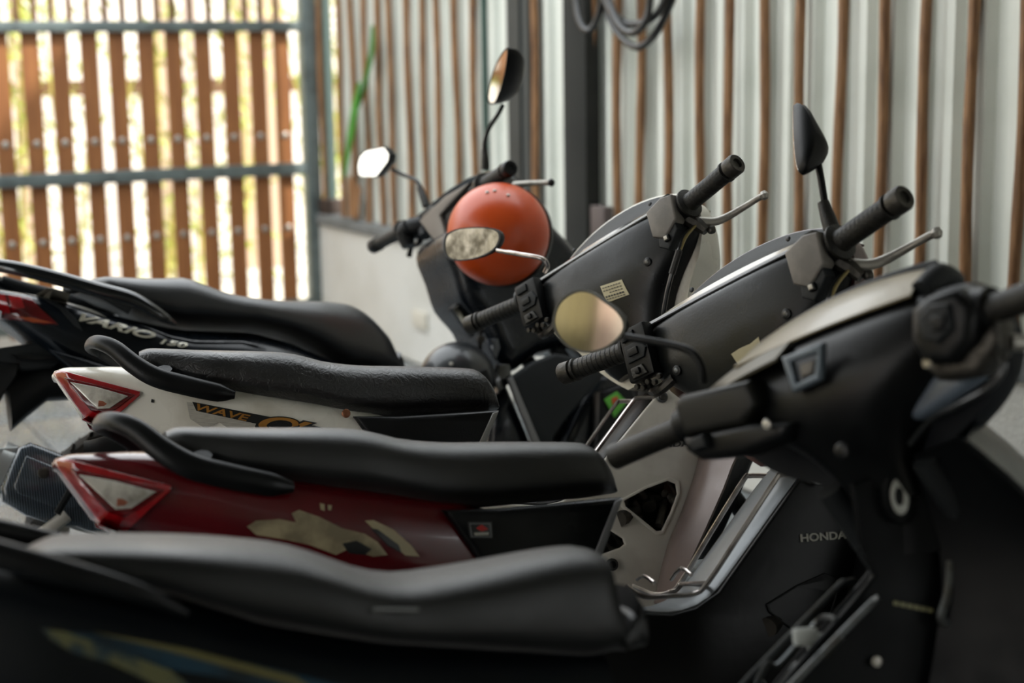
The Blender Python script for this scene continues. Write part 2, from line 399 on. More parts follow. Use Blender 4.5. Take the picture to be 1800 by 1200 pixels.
# ------------------------------------------------------------------ the setting
NW = V((-.8883, -.4592, 0)); UW = V((.4592, -.8883, 0)); A0 = V((-1.002, 8.185, 0))      # boundary wall: normal into the yard, direction
WM = M(((UW.x, -NW.x, 0, A0.x), (UW.y, -NW.y, 0, A0.y), (0, 0, 1, 0), (0, 0, 0, 1)))      # wall coordinates: s along, t behind the face, z
def swall(px, py, t):
    q = hit(px, py, A0 - NW * t, NW); return (q - A0).dot(UW), q.z
K0 = V((-1.082, 8.171, 0)); GM = M(((NW.x, UW.x, 0, K0.x), (NW.y, UW.y, 0, K0.y), (0, 0, 1, 0), (0, 0, 0, 1)))  # gate coordinates: s away from the post, t, z  (left handed checked below)
GM = M(((NW.x, -UW.x, 0, K0.x), (NW.y, -UW.y, 0, K0.y), (0, 0, 1, 0), (0, 0, 0, 1)))      # t>0 outside
# ground slab, then tiles
fl = mk('floor', *box_data((-9, -6, -.12), (6, 8.6, -.012), None), GROUT, None, None, False); tag(fl, kind='structure')
tl = .6; me_t = None
for i in range(-1, 12):
    for j in range(0, 9):
        s = i * tl; t = -j * tl * 1.0 - .02
        c = WM @ V((s + .95 + tl / 2, t - tl / 2, -.006))
        if c.y > 7.9 or c.y < -1.0 or c.x < -5.5: continue
        if me_t is None:
            q = box('t', (-tl / 2 + .003, -tl / 2 + .003, -.006), (tl / 2 - .003, tl / 2 - .003, .006), TILE, None, None, .0015); me_t = q.data; bpy.data.objects.remove(q)
        o = bpy.data.objects.new('floor_tile', me_t); COL.objects.link(o); o.parent = fl
        o.matrix_local = M.Translation(c) @ WM.to_3x3().to_4x4() 
tb = mk('trim_1', *box_data((-.05, -7, -.012), (.94, -.0, .004), WM), BEIG, None, None, False); tag(tb, 'beige concrete threshold strip inside the slatted gate', kind='structure')
# low wall with coping
lw = mk('wall_right', *box_data((-.02, 0, 0), (12, .14, .545), WM), PLAS, None, None, False); tag(lw, kind='structure')
cp = mk('trim_2', *box_data((-.03, -.018, .545), (12, .20, .60), WM), CAP, None, None, False); bevel(cp, .006); tag(cp, kind='structure')
# corrugated sheets above the coping
sh = thing('corrugated_fence', 'white corrugated metal sheet fence standing on the low wall behind the bikes', 'fence', WM)
per = .115; prof = [(0, 0), (.030, 0), (.046, -.026), (.078, -.026), (.092, 0)]
s0 = .155; seg = 8
def sheet_panel(s0, n, t0=.078):
    pts = []
    for k in range(n):
        for a, b in prof: pts.append((s0 + k * per + a, t0 + b))
    pts.append((s0 + n * per, t0))
    vs = []; fs = []
    for a, b in pts:
        vs += [V((a, b, .602)), V((a, b, 3.1)), V((a, b + .003, .602)), V((a, b + .003, 3.1))]
    for i in range(len(pts) - 1):
        a = i * 4; b = a + 4; fs += [(a, b, b + 1, a + 1), (a + 2, a + 3, b + 3, b + 2), (a, a + 2, b + 2, b), (a + 1, b + 1, b + 3, a + 3)]
    fs += [(0, 1, 3, 2), (len(vs) - 4, len(vs) - 2, len(vs) - 1, len(vs) - 3)]
    return mk('metal_sheet', vs, fs, SHEET, sh, None, False, False)
s = s0
while s < 9: sheet_panel(s, seg); s += per * seg
# posts between the sheets
for nm, xa, xb, t1, m, lab in [('steel_post', 884, 905, -.02, mat('dark_grey_post_paint', '2f3230', .6, col2='292c2a'), 'flat dark grey steel post left of the concrete column')]:
    a = swall(xa, 150, t1)[0]; b = swall(xb, 150, t1)[0]
    o = mk(nm, *box_data((a, t1 + .02, .60), (b, .048, 3.1), WM), m, None, None, False); tag(o, lab, 'post')
a = swall(986, 150, -.02)[0]; b = swall(1026, 150, -.02)[0]
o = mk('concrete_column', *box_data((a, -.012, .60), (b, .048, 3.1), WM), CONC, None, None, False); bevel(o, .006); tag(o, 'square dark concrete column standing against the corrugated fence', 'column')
a = swall(925, 150, .03)[0]; b = swall(937, 150, .03)[0]
o = mk('cover_strip', *box_data((a, .01, .60), (b, .045, 3.1), WM), mat('grey_strip_paint', '3a3d3b', .6), None, None, False); tag(o, 'narrow grey cover strip between steel post and bamboo cane', 'strip')
s = swall(853, 150, .05)[0]
o = mk('drain_pipe', *tube_data([WM @ V((s, .05, .6)), WM @ V((s, .05, 3.1))], .013, 10, sm=1), mat('dark_green_pipe', '1d4038', .4), None); tag(o, 'thin dark green vertical pipe on the white corrugated fence', 'pipe')
a = swall(1050, 370, .0)
o = mk('socket_box', *box_data((a[0], -.03, a[1] - .10), (a[0] + .095, .012, a[1] + .02), WM), mat('brown_grey_box', '544a48', .6), None, None, False); bevel(o, .006); tag(o, 'brown grey box fixed low beside the concrete column', 'box')
o = mk('wall_socket', *box_data((swall(728, 530, 0)[0], -.015, .17), (swall(752, 530, 0)[0], 0.0, .25), WM), mat('ivory_plastic', 'c4bfb2', .5), None, None, False); bevel(o, .006); tag(o, 'small ivory box on the low white wall behind the black scooter seat', 'box')
# bamboo canes
cl = [(565, 150), (598, 150), (620, 150), (643, 150), (666, 150), (687, 150), (718, 150), (745, 150), (770, 150), (802, 150), (833, 150), (941, 150), (1044, 200), (1085.5, 200), (1125.5, 200), (1174, 200), (1231, 200), (1281, 200), (1343, 200), (1406, 200), (1476, 200), (1552, 200), (1624, 200), (1706, 200), (1796, 200)]
ss = [swall(x, y, .03)[0] for x, y in cl]
for _ in range(4): ss.append(ss[-1] + .17 + random.uniform(-.012, .012))
for i, s in enumerate(ss):
    r = .0155; P = []; rad = []; z = .602; w = random.uniform(-.006, .006); zz = []
    nz = 22
    for k in range(nz + 1):
        z = .602 + 2.5 * k / nz; P.append(WM @ V((s + w * sin(k * .5 + i), .03 + .004 * sin(k * .7 + i * 2), z)))
        rad.append(r * (1.0 + (.07 if k % 3 == i % 3 else 0) + random.uniform(-.03, .03)))
    o = mk('bamboo_cane', *tube_data(P, rad, 10, sm=1), BAMB, None)
    od = ['first', 'second', 'third', 'fourth', 'fifth', 'sixth', 'seventh', 'eighth']
    if i < 6: lab = od[i] + ' bamboo cane from the gate post on the far fence section'; gr_ = 'bamboo canes near the gate'
    elif i < 12: lab = od[11 - i] + ' bamboo cane left of the flat dark steel post'; gr_ = 'bamboo canes left of the column'
    elif i == 12: lab = 'bamboo cane close against the right side of the concrete column'; gr_ = 'bamboo canes right of the column'
    elif i < 20: lab = od[i - 12] + ' bamboo cane to the right of the concrete column'; gr_ = 'bamboo canes right of the column'
    elif i < 25: lab = od[24 - i] + ' bamboo cane in from the right edge of the photo'; gr_ = 'bamboo canes on the near fence'
    else: lab = od[i - 25] + ' bamboo cane beyond the right edge of the photo'; gr_ = 'bamboo canes beyond the right edge'
    if i == 11: lab = 'bamboo cane between the steel post and the concrete column'
    elif 6 <= i < 11: lab = od[10 - i] + ' bamboo cane left of the flat dark steel post'
    tag(o, lab, 'cane', gr_)
# gap filler pieces at the gate end of the wall
gb = mk('gate_stop', *box_data((.0, .0, .60), (.12, .09, .68), WM), mat('rusty_dark_steel', '3a2c24', .7), None, None, False); bevel(gb, .004); tag(gb, 'dark rusty stop block on the wall end beside the gate post', 'block')
# cable coil at the top
def coil(ptsl, lab, nm='cable_loop', r=.013):
    for i, P in enumerate(ptsl):
        Q = []
        for px, py, t in P:
            q = hit(px, py, A0 - NW * t, NW); Q.append(q)
        o = mk(nm, *tube_data(Q, r, 10, sm=7), CABLE, None); tag(o, lab[i], 'cable')
coil([[(1008, -60, -.05), (1013, 0, -.05), (1020, 38, -.06), (1034, 54, -.06), (1048, 38, -.05), (1058, 0, -.05), (1062, -60, -.05)],
      [(1052, -60, -.06), (1066, 5, -.06), (1085, 30, -.07), (1108, 42, -.08), (1135, 38, -.08), (1160, 18, -.06), (1172, -20, -.05), (1178, -60, -.05)],
      [(1050, -60, -.03), (1068, 20, -.03), (1088, 60, -.04), (1120, 83, -.05), (1150, 62, -.04), (1172, 22, -.03), (1184, -10, -.03), (1190, -60, -.03)],
      [(1058, -60, -.09), (1072, 5, -.09), (1090, 45, -.10), (1112, 58, -.10), (1132, 42, -.10), (1141, 10, -.09), (1144, -60, -.09)]],
     ['black cable loop hanging left over the concrete column edge', 'thick upper black cable loop hanging from the coil', 'lowest and widest black cable loop of the hanging coil', 'narrow inner black cable loop of the hanging coil'])
# tall blade leaf in front of the fence
lf = thing('blade_leaf_plant', 'tall green blade leaf leaning on the fence near the gate', 'plant', WM)
lp = [(654, 45), (652, 90), (640, 145), (630, 190), (622, 250), (614, 312)]
ctr = []
for px, py in lp:
    a, z = swall(px, py, -.03); ctr.append(V((a, -.03, z)))
def blade(nm, c, w, m):
    rows = []
    for i, q in enumerate(cat_rom(c, 5)):
        t = i / (5 * (len(c) - 1)); ww = w * (sin(pi * min(1, t * .9 + .08)) ** .6); rows.append([q + V((-ww, .004, 0)), q + V((0, -.006, 0)), q + V((ww, .004, 0))])
    L = [[r[k] for r in rows] for k in range(3)]
    sheet(nm, L, .0015, m, lf, None, n=26, k=2)
blade('leaf', ctr[:4], .032, mat('deep_green_leaf', '1e6a24', .4)); blade('leaf', [ctr[2] + V((-.02, -.02, 0)), ctr[3] + V((-.02, -.02, -.02)), ctr[4] + V((-.02, -.02, 0)), ctr[5] + V((-.03, -.02, 0))], .045, LEAFG)
a, z = swall(616, 330, -.02)
sheet('dry_sheath', [[V((a - .08, -.0, z)), V((a - .06, -.01, .62))], [V((a, -.03, z + .06)), V((a, -.03, .62))], [V((a + .09, -.0, z)), V((a + .06, -.01, .62))]], .003, BAMB, lf)
# ------------------------------------------------------------------ gate
gt = thing('slatted_gate', 'slatted wooden gate in a grey galvanised frame at the far left', 'gate', GM)
sz = lambda px, py: ((hit(px, py, K0, UW) - K0).dot(NW), hit(px, py, K0, UW).z)
xs = [(502, 234), (460, 237), (413, 237), (365, 240), (315, 245), (267, 245), (216, 248), (168, 254), (116, 255), (65, 253), (11, 258)]
gs = [sz(*p)[0] for p in xs]
while len(gs) < 22: gs.append(gs[-1] + .1415)
for i, s in enumerate(gs):
    o = mk('slat', *box_data((s - .040, .012, .07), (s + .040, .030, 1.54)), WOOD, gt, None, False)
    for z in (1.01, .532):
        b_ = mk('bolt', *lathe([(.017, 0), (.017, .003), (.011, .007), (.004, .008)], 12, mt=aim(V((s + random.uniform(-.003, .003), .012, z)), (0, -1, 0))), ALU, o)
for nm, z0, z1 in (('rail', 1.535, 1.587), ('rail', .806, .868), ('rail', .095, .155)):
    o = mk(nm, *box_data((-.02, -.028, z0), (3.2, .012, z1)), GALV, gt, None, False); bevel(o, .004)
xu = [488, 460, 433, 402, 369, 336, 304, 278, 248, 217, 186, 155, 123, 91, 61, 29]
us = [sz(x, 20)[0] for x in xu]
while len(us) < 36: us.append(us[-1] + .088)
for s in us: mk('upper_slat', *box_data((s - .011, .012, 1.585), (s + .011, .05, 2.9)), WOODD, gt, None, False)
o = mk('gate_post', *box_data((-.10, -.035, .02), (-.02, .04, 3.0)), GALV, gt, None, False); bevel(o, .005)
o = mk('gate_post', *box_data((3.2, -.035, .02), (3.28, .04, 3.0)), GALV, gt, None, False); bevel(o, .005)
pp = mk('square_post', *box_data((-.155, -.10, .0), (-.115, -.05, 3.1), GM), mat('green_grey_post', '3f4f4a', .6), None, None, False); tag(pp, 'slim green grey post between the gate frame and the low wall', 'post')
# ------------------------------------------------------------------ outside the gate
og = mk('ground', *box_data((-14, 8.62, -.12), (6, 24, -.01)), mat('pale_paving', 'c9c2b4', .8, bump=.2), None, None, False); tag(og, kind='structure')
OM = GM
bw = mk('wall_back', *box_data((-9, 5.4, -.05), (14, 5.6, 4.2), GM), mat('pale_street_wall', 'd6cfc6', .8, col2='c4bab0', cs=1.5), None, None, False); tag(bw, kind='structure')
pf = thing('plank_fence', 'pale pinkish plank fence across the lane beyond the gate', 'fence', GM)
for k in range(60):
    s = -4.2 + k * .19 + random.uniform(-.02, .02); w = random.choice((.055, .075, .04))
    if random.random() < .25: continue
    mk('plank', *box_data((s - w, 2.6 + random.uniform(0, .05), 0), (s + w, 2.66, 3.2 + random.uniform(-.1, .3))), random.choice([mat('pink_plank', 'b4a298', .7), mat('pale_plank', 'cdc4be', .7), mat('tan_plank', 'b39a84', .7)]), pf, None, False)
mk('cross_rail', *box_data((-4.3, 2.67, 1.2), (7.2, 2.72, 1.3)), WOODD, pf, None, False)
for c_i, (s, t, h, lab) in enumerate([(.15, 1.2, 2.4, 'yellow green bamboo clump right beyond the gate post'), (1.05, 1.5, 2.6, 'yellow green bamboo clump behind the middle slats of the gate'), (1.9, 1.0, 2.5, 'yellow green bamboo clump behind the leftmost slats of the gate'), (-1.0, 1.6, 2.5, 'bright bamboo clump seen through the gap beside the gate post'), (3.2, 1.9, 2.5, 'bamboo clump farther left outside the gate')]):
    cl_ = thing('bamboo_clump', lab, 'plant', GM @ M.Translation((s, t, 0)), 'bamboo clumps outside the gate')
    rnd = random.Random(c_i); lv = []; lfs = []
    for k in range(9):
        a = V((rnd.uniform(-.3, .3), rnd.uniform(-.2, .2), 0)); b = a + V((rnd.uniform(-.35, .35), rnd.uniform(-.2, .2), h * rnd.uniform(.7, 1))); mid = (a + b) / 2 + V((rnd.uniform(-.06, .06), 0, 0))
        tube('stem', [a, mid, b], [.011, .009, .004], mat('bamboo_stem_green', 'b0a052', .5), cl_, n=6, sm=3)
        for q in range(75):
            t_ = rnd.uniform(.12, 1); p = a.lerp(b, t_) + V((rnd.gauss(0, .09), rnd.gauss(0, .09), rnd.gauss(0, .06)))
            d = V((rnd.uniform(-1, 1), rnd.uniform(-.6, .6), rnd.uniform(-1, .3))).normalized(); w_ = d.cross(V((rnd.uniform(-1, 1), rnd.uniform(-1, 1), rnd.uniform(-1, 1)))).normalized() * .011; L_ = rnd.uniform(.08, .17)
            n0 = len(lv); lv += [p, p + d * L_ * .4 + w_, p + d * L_, p + d * L_ * .4 - w_]; lfs.append((n0, n0 + 1, n0 + 2, n0 + 3))
    o = mk('foliage', lv, lfs, LEAFY, cl_, None, False, False); o['kind'] = 'stuff'
# unseen roof and rear wall, added and sized to control the daylight
RF = mat('unseen_roof_grey', '80837e', .6, bump=.1)
pts = []; k = 0
rv = []; rf = []
for i in range(120):
    x = -4.2 + i * .075
    for z in ((3.12, 3.15)[i % 2],): rv += [V((x, -3.2, z)), V((x, 3.4, z)), V((x, -3.2, z + .01)), V((x, 3.4, z + .01))]
for i in range(119):
    a = i * 4; b = a + 4; rf += [(a, a + 1, b + 1, b), (a + 2, b + 2, b + 3, a + 3)]
ro = mk('unseen_roof', rv, rf, RF, None, None, False, False); tag(ro, kind='structure')
bk = mk('unseen_rear_wall', *box_data((-4.2, -3.3, 0), (6, -3.2, 3.12)), mat('unseen_rear_wall_grey', '7f817c', .8), None, None, False); tag(bk, kind='structure')
rb = thing('roller_shutter', 'beige ribbed roller shutter behind the parked bikes', 'shutter', None)
for k in range(22): mk('shutter_slat', *tube_data([V((-2.2, -3.165, .1 + k * .13)), V((3.6, -3.165, .1 + k * .13))], .03, 8, sm=1), mat('shutter_beige', '9c9c8c', .5), rb)
# ================================================================== the motorcycles
def T0(i): return BK[i].m
def undercarriage(root, S, Si, wb=1.23, R=.28, eng=True, rimm=ALU, dark=MATTE, fr=.28, tr=.042, scooter=False):
    """wheels, fork, swing arm, engine, exhaust, stand"""
    wheel('rear_wheel', (0, 0, R), R, tr * (1.25 if scooter else 1), None, root, rim=rimm)
    # front wheel turns with the fork
    ax = V((wb, 0, fr))
    fw_loc = V((ax.x - Si_pv(root)[0], 0, ax.z - Si_pv(root)[1]))
    w = wheel('front_wheel', fw_loc, fr, tr * .9, None, root, S, rim=rimm)
    ct = V((-.02, 0, -.10))
    for s in (-1, 1):
        tube('fork_leg', [ct + V((0, s * .07, 0)) , fw_loc + V((-.03, s * .07, .02))], [.017, .017, .022, .022], dark, root, S, sm=1, n=12)
    # mudguard
    arc = []
    for k in range(11):
        a = radians(20 + 140 * k / 10); r = fr + .025
        arc.append([fw_loc + V((r * cos(a) * 1.0, y, r * sin(a) - (.02 if abs(y) > .04 else 0))) for y in (-.055, -.03, 0, .03, .055)])
    sheet('front_mudguard', [[row[j] for row in arc] for j in range(5)], .003, dark, root, S, n=18, k=2)
    for s in (-1, 1):
        tube('swing_arm', [V((.02, s * .075, R)), V((.42, s * .07, .33))], [.022, .026], dark, root, sm=1, flat=.6)
        sp = tube('shock_absorber', [V((.02, s * .105, R + .04)), V((.03, s * .10, .62))], [.012, .012], METD, root, sm=1)
        coilp = [V((.021 + .010 * t / 60 + .024 * cos(t * .8), s * .104 + .024 * sin(t * .8), R + .08 + .24 * t / 60)) for t in range(61)]
        tube('spring', coilp, .0045, ALU, sp, sm=1, n=6)
    if eng:
        e = mk('engine', *lathe([(.02, -.10), (.085, -.10), (.095, -.08), (.095, .08), (.085, .10), (.02, .10)], 24, mt=aim((.50, 0, .32), (0, 1, 0))), METD, root)
        tube('cylinder_barrel', [V((.54, 0, .34)), V((.76, 0, .40))], [.055, .05], METD, e, n=16, sm=1)
        for k in range(7): mk('cooling_fin', *lathe([(.03, 0), (.075, 0), (.075, .006), (.03, .006)], 16, mt=aim((.60 + k * .022, 0, .357 + k * .006), (1, 0, .27))), METD, e)
        tube('exhaust_pipe', [V((.76, 0, .37)), V((.80, -.06, .28)), V((.62, -.12, .20)), V((.30, -.14, .20)), V((.10, -.15, .22))], .016, METD, root, n=10)
        tube('muffler', [V((.12, -.15, .22)), V((-.02, -.16, .25)), V((-.32, -.17, .29)), V((-.36, -.17, .295))], [.03, .045, .05, .045], METD, root, n=18, flat=.9)
        for s in (-1, 1): tube('foot_peg', [V((.46, s * .10, .26)), V((.46, s * .25, .26))], .014, RUB, root, sm=1)
    else:
        box('engine', (-.02, .03, .20), (.40, .11, .38), METD, root, bv=.02)
        box('floor_board', (.52, -.13, .30), (.95, .13, .36), dark, root, bv=.015)

    lean = BK[root["_b"]].m.to_euler().x * -1
    ft = V((.30, .24, .24 * math.tan(lean) + .006))
    tube('side_stand', [V((.45, .08, .26)), ft + V((0, -.02, .02)), ft + V((-.03, .02, .0))], .010, CHRD, root, n=8)
    hull('rear_fender', [(-.26, .70), (-.20, .72), (.05, .70), (.3, .64)], [(-.28, .56), (-.20, .62), (.05, .61), (.3, .45)], [(-.28, .05), (.3, .06)], BLK, root, n=12)
PVS = {}
def Si_pv(root): return PVS[root['_b']]
def wave(bi, body, label, seatm, glassm, coverm, wingm, topm, frontm, trim, visr):
    Fr = BK[bi]; Fm = BK[2]; S = Fr.s
    r = thing('motorcycle', label, 'motorcycle', Fr.m); r['_b'] = bi; PVS[bi] = (Fr.s.translation.x, Fr.s.translation.z)
    undercarriage(r, S, S.inverted())
    X = Fm.xz
    # --- seat (top line seen as the crest, bottom line on the near edge)
    top = X([(246, 622), (262, 617), (300, 618), (350, 620), (400, 621), (450, 622), (500, 625), (530, 631), (565, 640), (625, 646), (700, 647), (775, 648), (835, 650), (852, 657), (868, 672), (878, 690), (883, 712)], 0)
    bot = X([(246, 650), (300, 664), (350, 680), (410, 691), (450, 700), (550, 714), (620, 729), (700, 729), (800, 723), (850, 720), (883, 716)], -.10)
    d = bot[-1][0] - top[-1][0]; top = [(a + d * max(0, (a - .3) / .2), b) for a, b in top]
    hull('seat', smooth2(top, 4), bot, [(-.2, .07), (-.15, .105), (-.05, .125), (.1, .132), (.2, .125), (.4, .105), (.46, .095), (.5, .06)], seatm, r, n=44, p=3.2, k=36, topn=.10)
    # --- tail body
    btop = X([(88, 655), (92, 647), (112, 641), (200, 640), (245, 642), (300, 650), (400, 676), (500, 694), (640, 716)], -.07)
    bbot = X([(90, 660), (142, 735), (178, 752), (240, 775), (340, 800), (460, 830), (640, 850)], -.10)
    cx = X([(662, 790)], -.1)[0][0]
    bt = btop + [(cx + .06, btop[-1][1] - .03)]; bb = bbot + [(cx + .06, bbot[-1][1])]
    body_o = hull('rear_body', bt, bb, [(bt[0][0], .035), (-.30, .075), (-.22, .098), (-.1, .120), (.1, .126), (.2, .116), (.3, .105)], body, r, n=34, p=3.4, k=40)
    # --- dark cover under the seat front, with its pale edge strip
    cc = X([(622, 731), (700, 731), (800, 725), (878, 720), (862, 752), (846, 790), (836, 822), (690, 835), (664, 792), (642, 760)], -.125)
    o = plate('under_seat_cover', [cc], .258, .010, topm, r, base=SIDE)
    cs = X([(866, 726), (877, 722), (862, 758), (842, 806), (830, 806), (848, 765)], -.13)
    plate('edge_strip', [cs], .008, .002, trim, o, base=off(SIDE, .128))
    # --- grab rail: a swept handle around the tail
    g = [Fm.at(a, b, y) for a, b, y in ((413, 694, -.128), (385, 690, -.13), (330, 678, -.132), (275, 663, -.13), (235, 640, -.12), (200, 612, -.10), (172, 601, -.075), (158, 603, -.03))]
    gg = g + [V((p.x, -p.y, p.z)) for p in g[::-1]]
    tube('grab_rail', gg, [.007, .017, .018, .018, .017, .015, .013, .013, .013, .015, .017, .018, .018, .017, .007], BLK, r, n=14, flat=.62, sm=5, upv=(0, 0, 1))
    for y in (-1, 1): tube('rail_bracket', [V((-.13, y * .10, .785)), V((-.13, y * .12, .81))], .014, BLK, r, sm=1)
    # --- tail lamp
    rl = X([(88, 650), (100, 646), (170, 668), (247, 690), (246, 697), (214, 724), (188, 748), (176, 751), (146, 740), (141, 724), (118, 694)], -.09)
    a = plate('tail_lamp', [rl], .02, .003, REDL, r, base=off(SIDE, .11)); drape(a, body_o, (0, 1, 0), .001, 3, .006)
    il = X([(112, 662), (170, 677), (238, 696), (205, 720), (182, 731), (160, 722), (143, 702)], -.09)
    b = plate('inner_red_lens', [il], .01, .002, REDV, a, base=off(SIDE, .11)); drape(b, body_o, (0, 1, 0), .007, 3, .003)
    c_ = X([(123, 671), (170, 681), (226, 698), (193, 719), (172, 720), (150, 698)], -.09)
    b = plate('clear_lens', [c_], .01, .002, CLR, a, base=off(SIDE, .11)); drape(b, body_o, (0, 1, 0), .010, 3, .004); b['label'] = 'clear turn signal lens'
    q = Fm.at(186, 709, -.09); T = body_o
    tube('bulb', [q + V((-.012, -.012, .0)), q + V((.008, -.012, -.003))], .006, AMB, a, sm=1)
    a2 = plate('tail_lamp', [rl], .02, .003, REDL, r, base=off(SIDE, -.11)); drape(a2, body_o, (0, -1, 0), .001, 3, .006)
    tube('lamp_mount', [V((-.22, 0, .70)), V((-.23, 0, .60))], .03, BLK, r, sm=1)
    # --- central tunnel cover: side panels with openings, top strip, horn of engine behind
    low = BK[3].xz([(1262, 1040), (1222, 1068), (1180, 1080), (1100, 1076), (1040, 1062), (980, 1100), (980, 1420), (1420, 1420)], -.075)
    tun = X([(1217, 656), (1185, 668), (1158, 690), (1129, 724), (1090, 772), (1058, 812)], -.075) + low + X([(1154, 1056), (1175, 967), (1200, 904), (1221, 846), (1233, 796), (1238, 730), (1236, 675)], -.075)
    win = X([(1094, 880), (1135, 858), (1172, 844), (1187, 850), (1190, 868), (1178, 900), (1162, 933), (1152, 934), (1125, 912), (1097, 890)], -.075)
    cut = X([(1015, 910), (1058, 923), (1094, 946), (1097, 956), (1090, 962), (1062, 972), (1015, 984)], -.075)
    c = plate('centre_cover', [tun, win, cut] if bi == 2 else [tun], .010, .004, coverm, r, base=off(SIDE, .075))
    frm = [(a_ * 1.0, b_) for a_, b_ in win]
    gx = sum(p[0] for p in win) / len(win); gz = sum(p[1] for p in win) / len(win)
    outw = [(gx + (x - gx) * 1.13, gz + (z - gz) * 1.13) for x, z in win]; inw = [(gx + (x - gx) * .98, gz + (z - gz) * .98) for x, z in win]
    plate('window_rim', [outw, inw] if bi == 2 else [outw, [(gx + (x - gx) * 1.05, gz + (z - gz) * 1.05) for x, z in win]], .004, .0015, coverm, c, base=off(SIDE, .081))
    plate('centre_cover', [tun], .010, .004, coverm, r, base=off(SIDE, -.075))
    kp = Fm.at(1075, 992, -.082); k_ = disc('cover_bolt', kp, (0, -1, 0), .012, .006, CHRD, c); disc('bolt_socket', kp + V((0, -.006, 0)), (0, -1, 0), .007, .002, BLK, k_)
    # engine bits seen through the opening
    wc = V((gx, 0, gz)); rn = random.Random(4); ds = []
    for k in range(16):
        p = wc + V((rn.uniform(-.06, .06), rn.uniform(-.055, -.02), rn.uniform(-.05, .05))); dd = V((rn.uniform(-1, 1), rn.uniform(-.6, .2), rn.uniform(-1, 1))).normalized()
        rr = rn.uniform(.006, .016); ds.append(tube_data([p, p + dd * rn.uniform(.02, .06)], rr, 10, sm=1))
    for k in range(8):
        p = wc + V((rn.uniform(-.05, .05), -.055, rn.uniform(-.04, .04))); ds.append(lathe([(.007, 0), (.007, .004), (.004, .006)], 10, mt=aim(p, (0, -1, 0))))
    cb = mk('carburettor', *merge(ds), METD, r); box('air_box', (gx - .06, -.02, gz - .10), (gx + .08, .05, gz + .08), BLK, r, bv=.01)
    tube('intake_hose', [wc + V((.03, -.03, .05)), wc + V((.05, -.045, .0)), wc + V((.03, -.04, -.05))], .012, mat('brown_hose', '4a3426', .6), cb)
    # top strip between the two side panels
    L = [Fm.at(a_, b_, -.07) for a_, b_ in ((1190, 664), (1158, 690), (1129, 724), (1090, 772), (1058, 812))] + [BK[3].at(a_, b_, -.07) for a_, b_ in ((1262, 1036), (1228, 1062), (1180, 1075), (1110, 1068), (1050, 1048))]
    sheet('tunnel_top', [[V((p.x - .002, -.068, p.z)) for p in L], [V((p.x - .012, -.035, p.z + .004)) for p in L], [V((p.x - .012, .035, p.z + .004)) for p in L], [V((p.x - .002, .068, p.z)) for p in L]], .004, topm if bi == 2 else visr, r, n=22)
    if bi == 3:
        for k in range(2):
            tube('cover_slot', [Fr.at(1316, 944 + k * 12, -.045), Fr.at(1342, 934 + k * 12, -.045)], .0025, BLK, r, sm=1)
    # leg shield wings
    ridge = [Fm.at(*p, -.085) for p in ((1240, 668), (1236, 730), (1233, 796), (1221, 846), (1200, 904), (1175, 967), (1154, 1056))]
    edge = [Fm.at(*p, -.20) for p in ((1345, 645), (1350, 715), (1298, 800), (1274, 860), (1243, 930), (1218, 985), (1186, 1065))]
    mid = [(p + q) / 2 + V((-.015, 0, 0)) for p, q in zip(ridge, edge)]
    for s in (1, -1):
        f = lambda Lx: [V((p.x, p.y * s, p.z)) for p in Lx]
        w = sheet('leg_shield', [f(ridge), f(mid), f(edge)], .005, wingm, r, n=22)
    # front apron joining the wings
    sheet('front_apron', [[V((p.x + .0, p.y, p.z)) for p in edge[:6]], [V((p.x + .07, -.10, p.z)) for p in edge[:6]], [V((p.x + .10, 0, p.z + .01)) for p in edge[:6]], [V((p.x + .07, .10, p.z)) for p in edge[:6]], [V((p.x, -p.y, p.z)) for p in edge[:6]]], .005, BLK, r, n=16)
    # steering neck
    tube('steering_neck', [V((.86, 0, .80)), V((.84, 0, .72)), V((.82, 0, .60))], [.055, .06, .05], visr, r, n=16, flat=1.1)
    # wire guard over the tunnel
    near = [BK[3].at(a_, b_, y) for a_, b_, y in ((1428, 832, -.082), (1400, 833, -.07), (1372, 835, -.06), (1362, 845, -.06), (1303, 935, -.06), (1244, 1024, -.06), (1220, 1043, -.06), (1180, 1047, -.06), (1132, 1048, -.06), (1100, 1030, -.06))]
    far = [BK[3].at(a_, b_, y) for a_, b_, y in ((1352, 836, .04), (1318, 836, .06), (1306, 845, .06), (1250, 935, .06), (1195, 1026, .06), (1178, 1040, .055), (1150, 1045, .05), (1110, 1030, .05))]
    gd = tube('wire_guard', near, .0042, CHR, r, n=8, sm=4); tube('guard_wire', far, .0042, CHR, gd, n=8, sm=4)
    for k in (5, 3): tube('cross_wire', [near[k], far[min(k, 4)] if k == 5 else far[k]], .0035, CHR, gd, sm=1) if k == 5 else None
    for a_, b_ in (((1215, 1010, -.06), (1180, 1018, .06)), ((1150, 1024, -.05), (1120, 1018, .03))): tube('cross_wire', [BK[3].at(*a_), BK[3].at(*a_) + V((0, .04, .01)), BK[3].at(*b_)], .0032, CHR, gd, sm=2)
    disc('guard_bolt', near[0] + V((0, .006, 0)), (0, -1, 0), .011, .012, CHRD, gd); disc('bolt_head', near[0] + V((0, -.005, 0)), (0, -1, 0), .0065, .005, METD, gd)
    # --- handlebar assembly (steering coordinates)
    rr = curve_rows([(-.215, .060, -.060), (-.19, .078, -.078), (-.15, .095, -.088), (-.11, .118, -.094), (-.075, .150, -.098), (-.04, .190, -.098), (-.01, .212, -.094), (.025, .218, -.088), (.045, .212, -.080), (.052, .20, -.06)])
    rc = cowl('handlebar_cover', rr, DUSTY, r, S, mx=-.035)
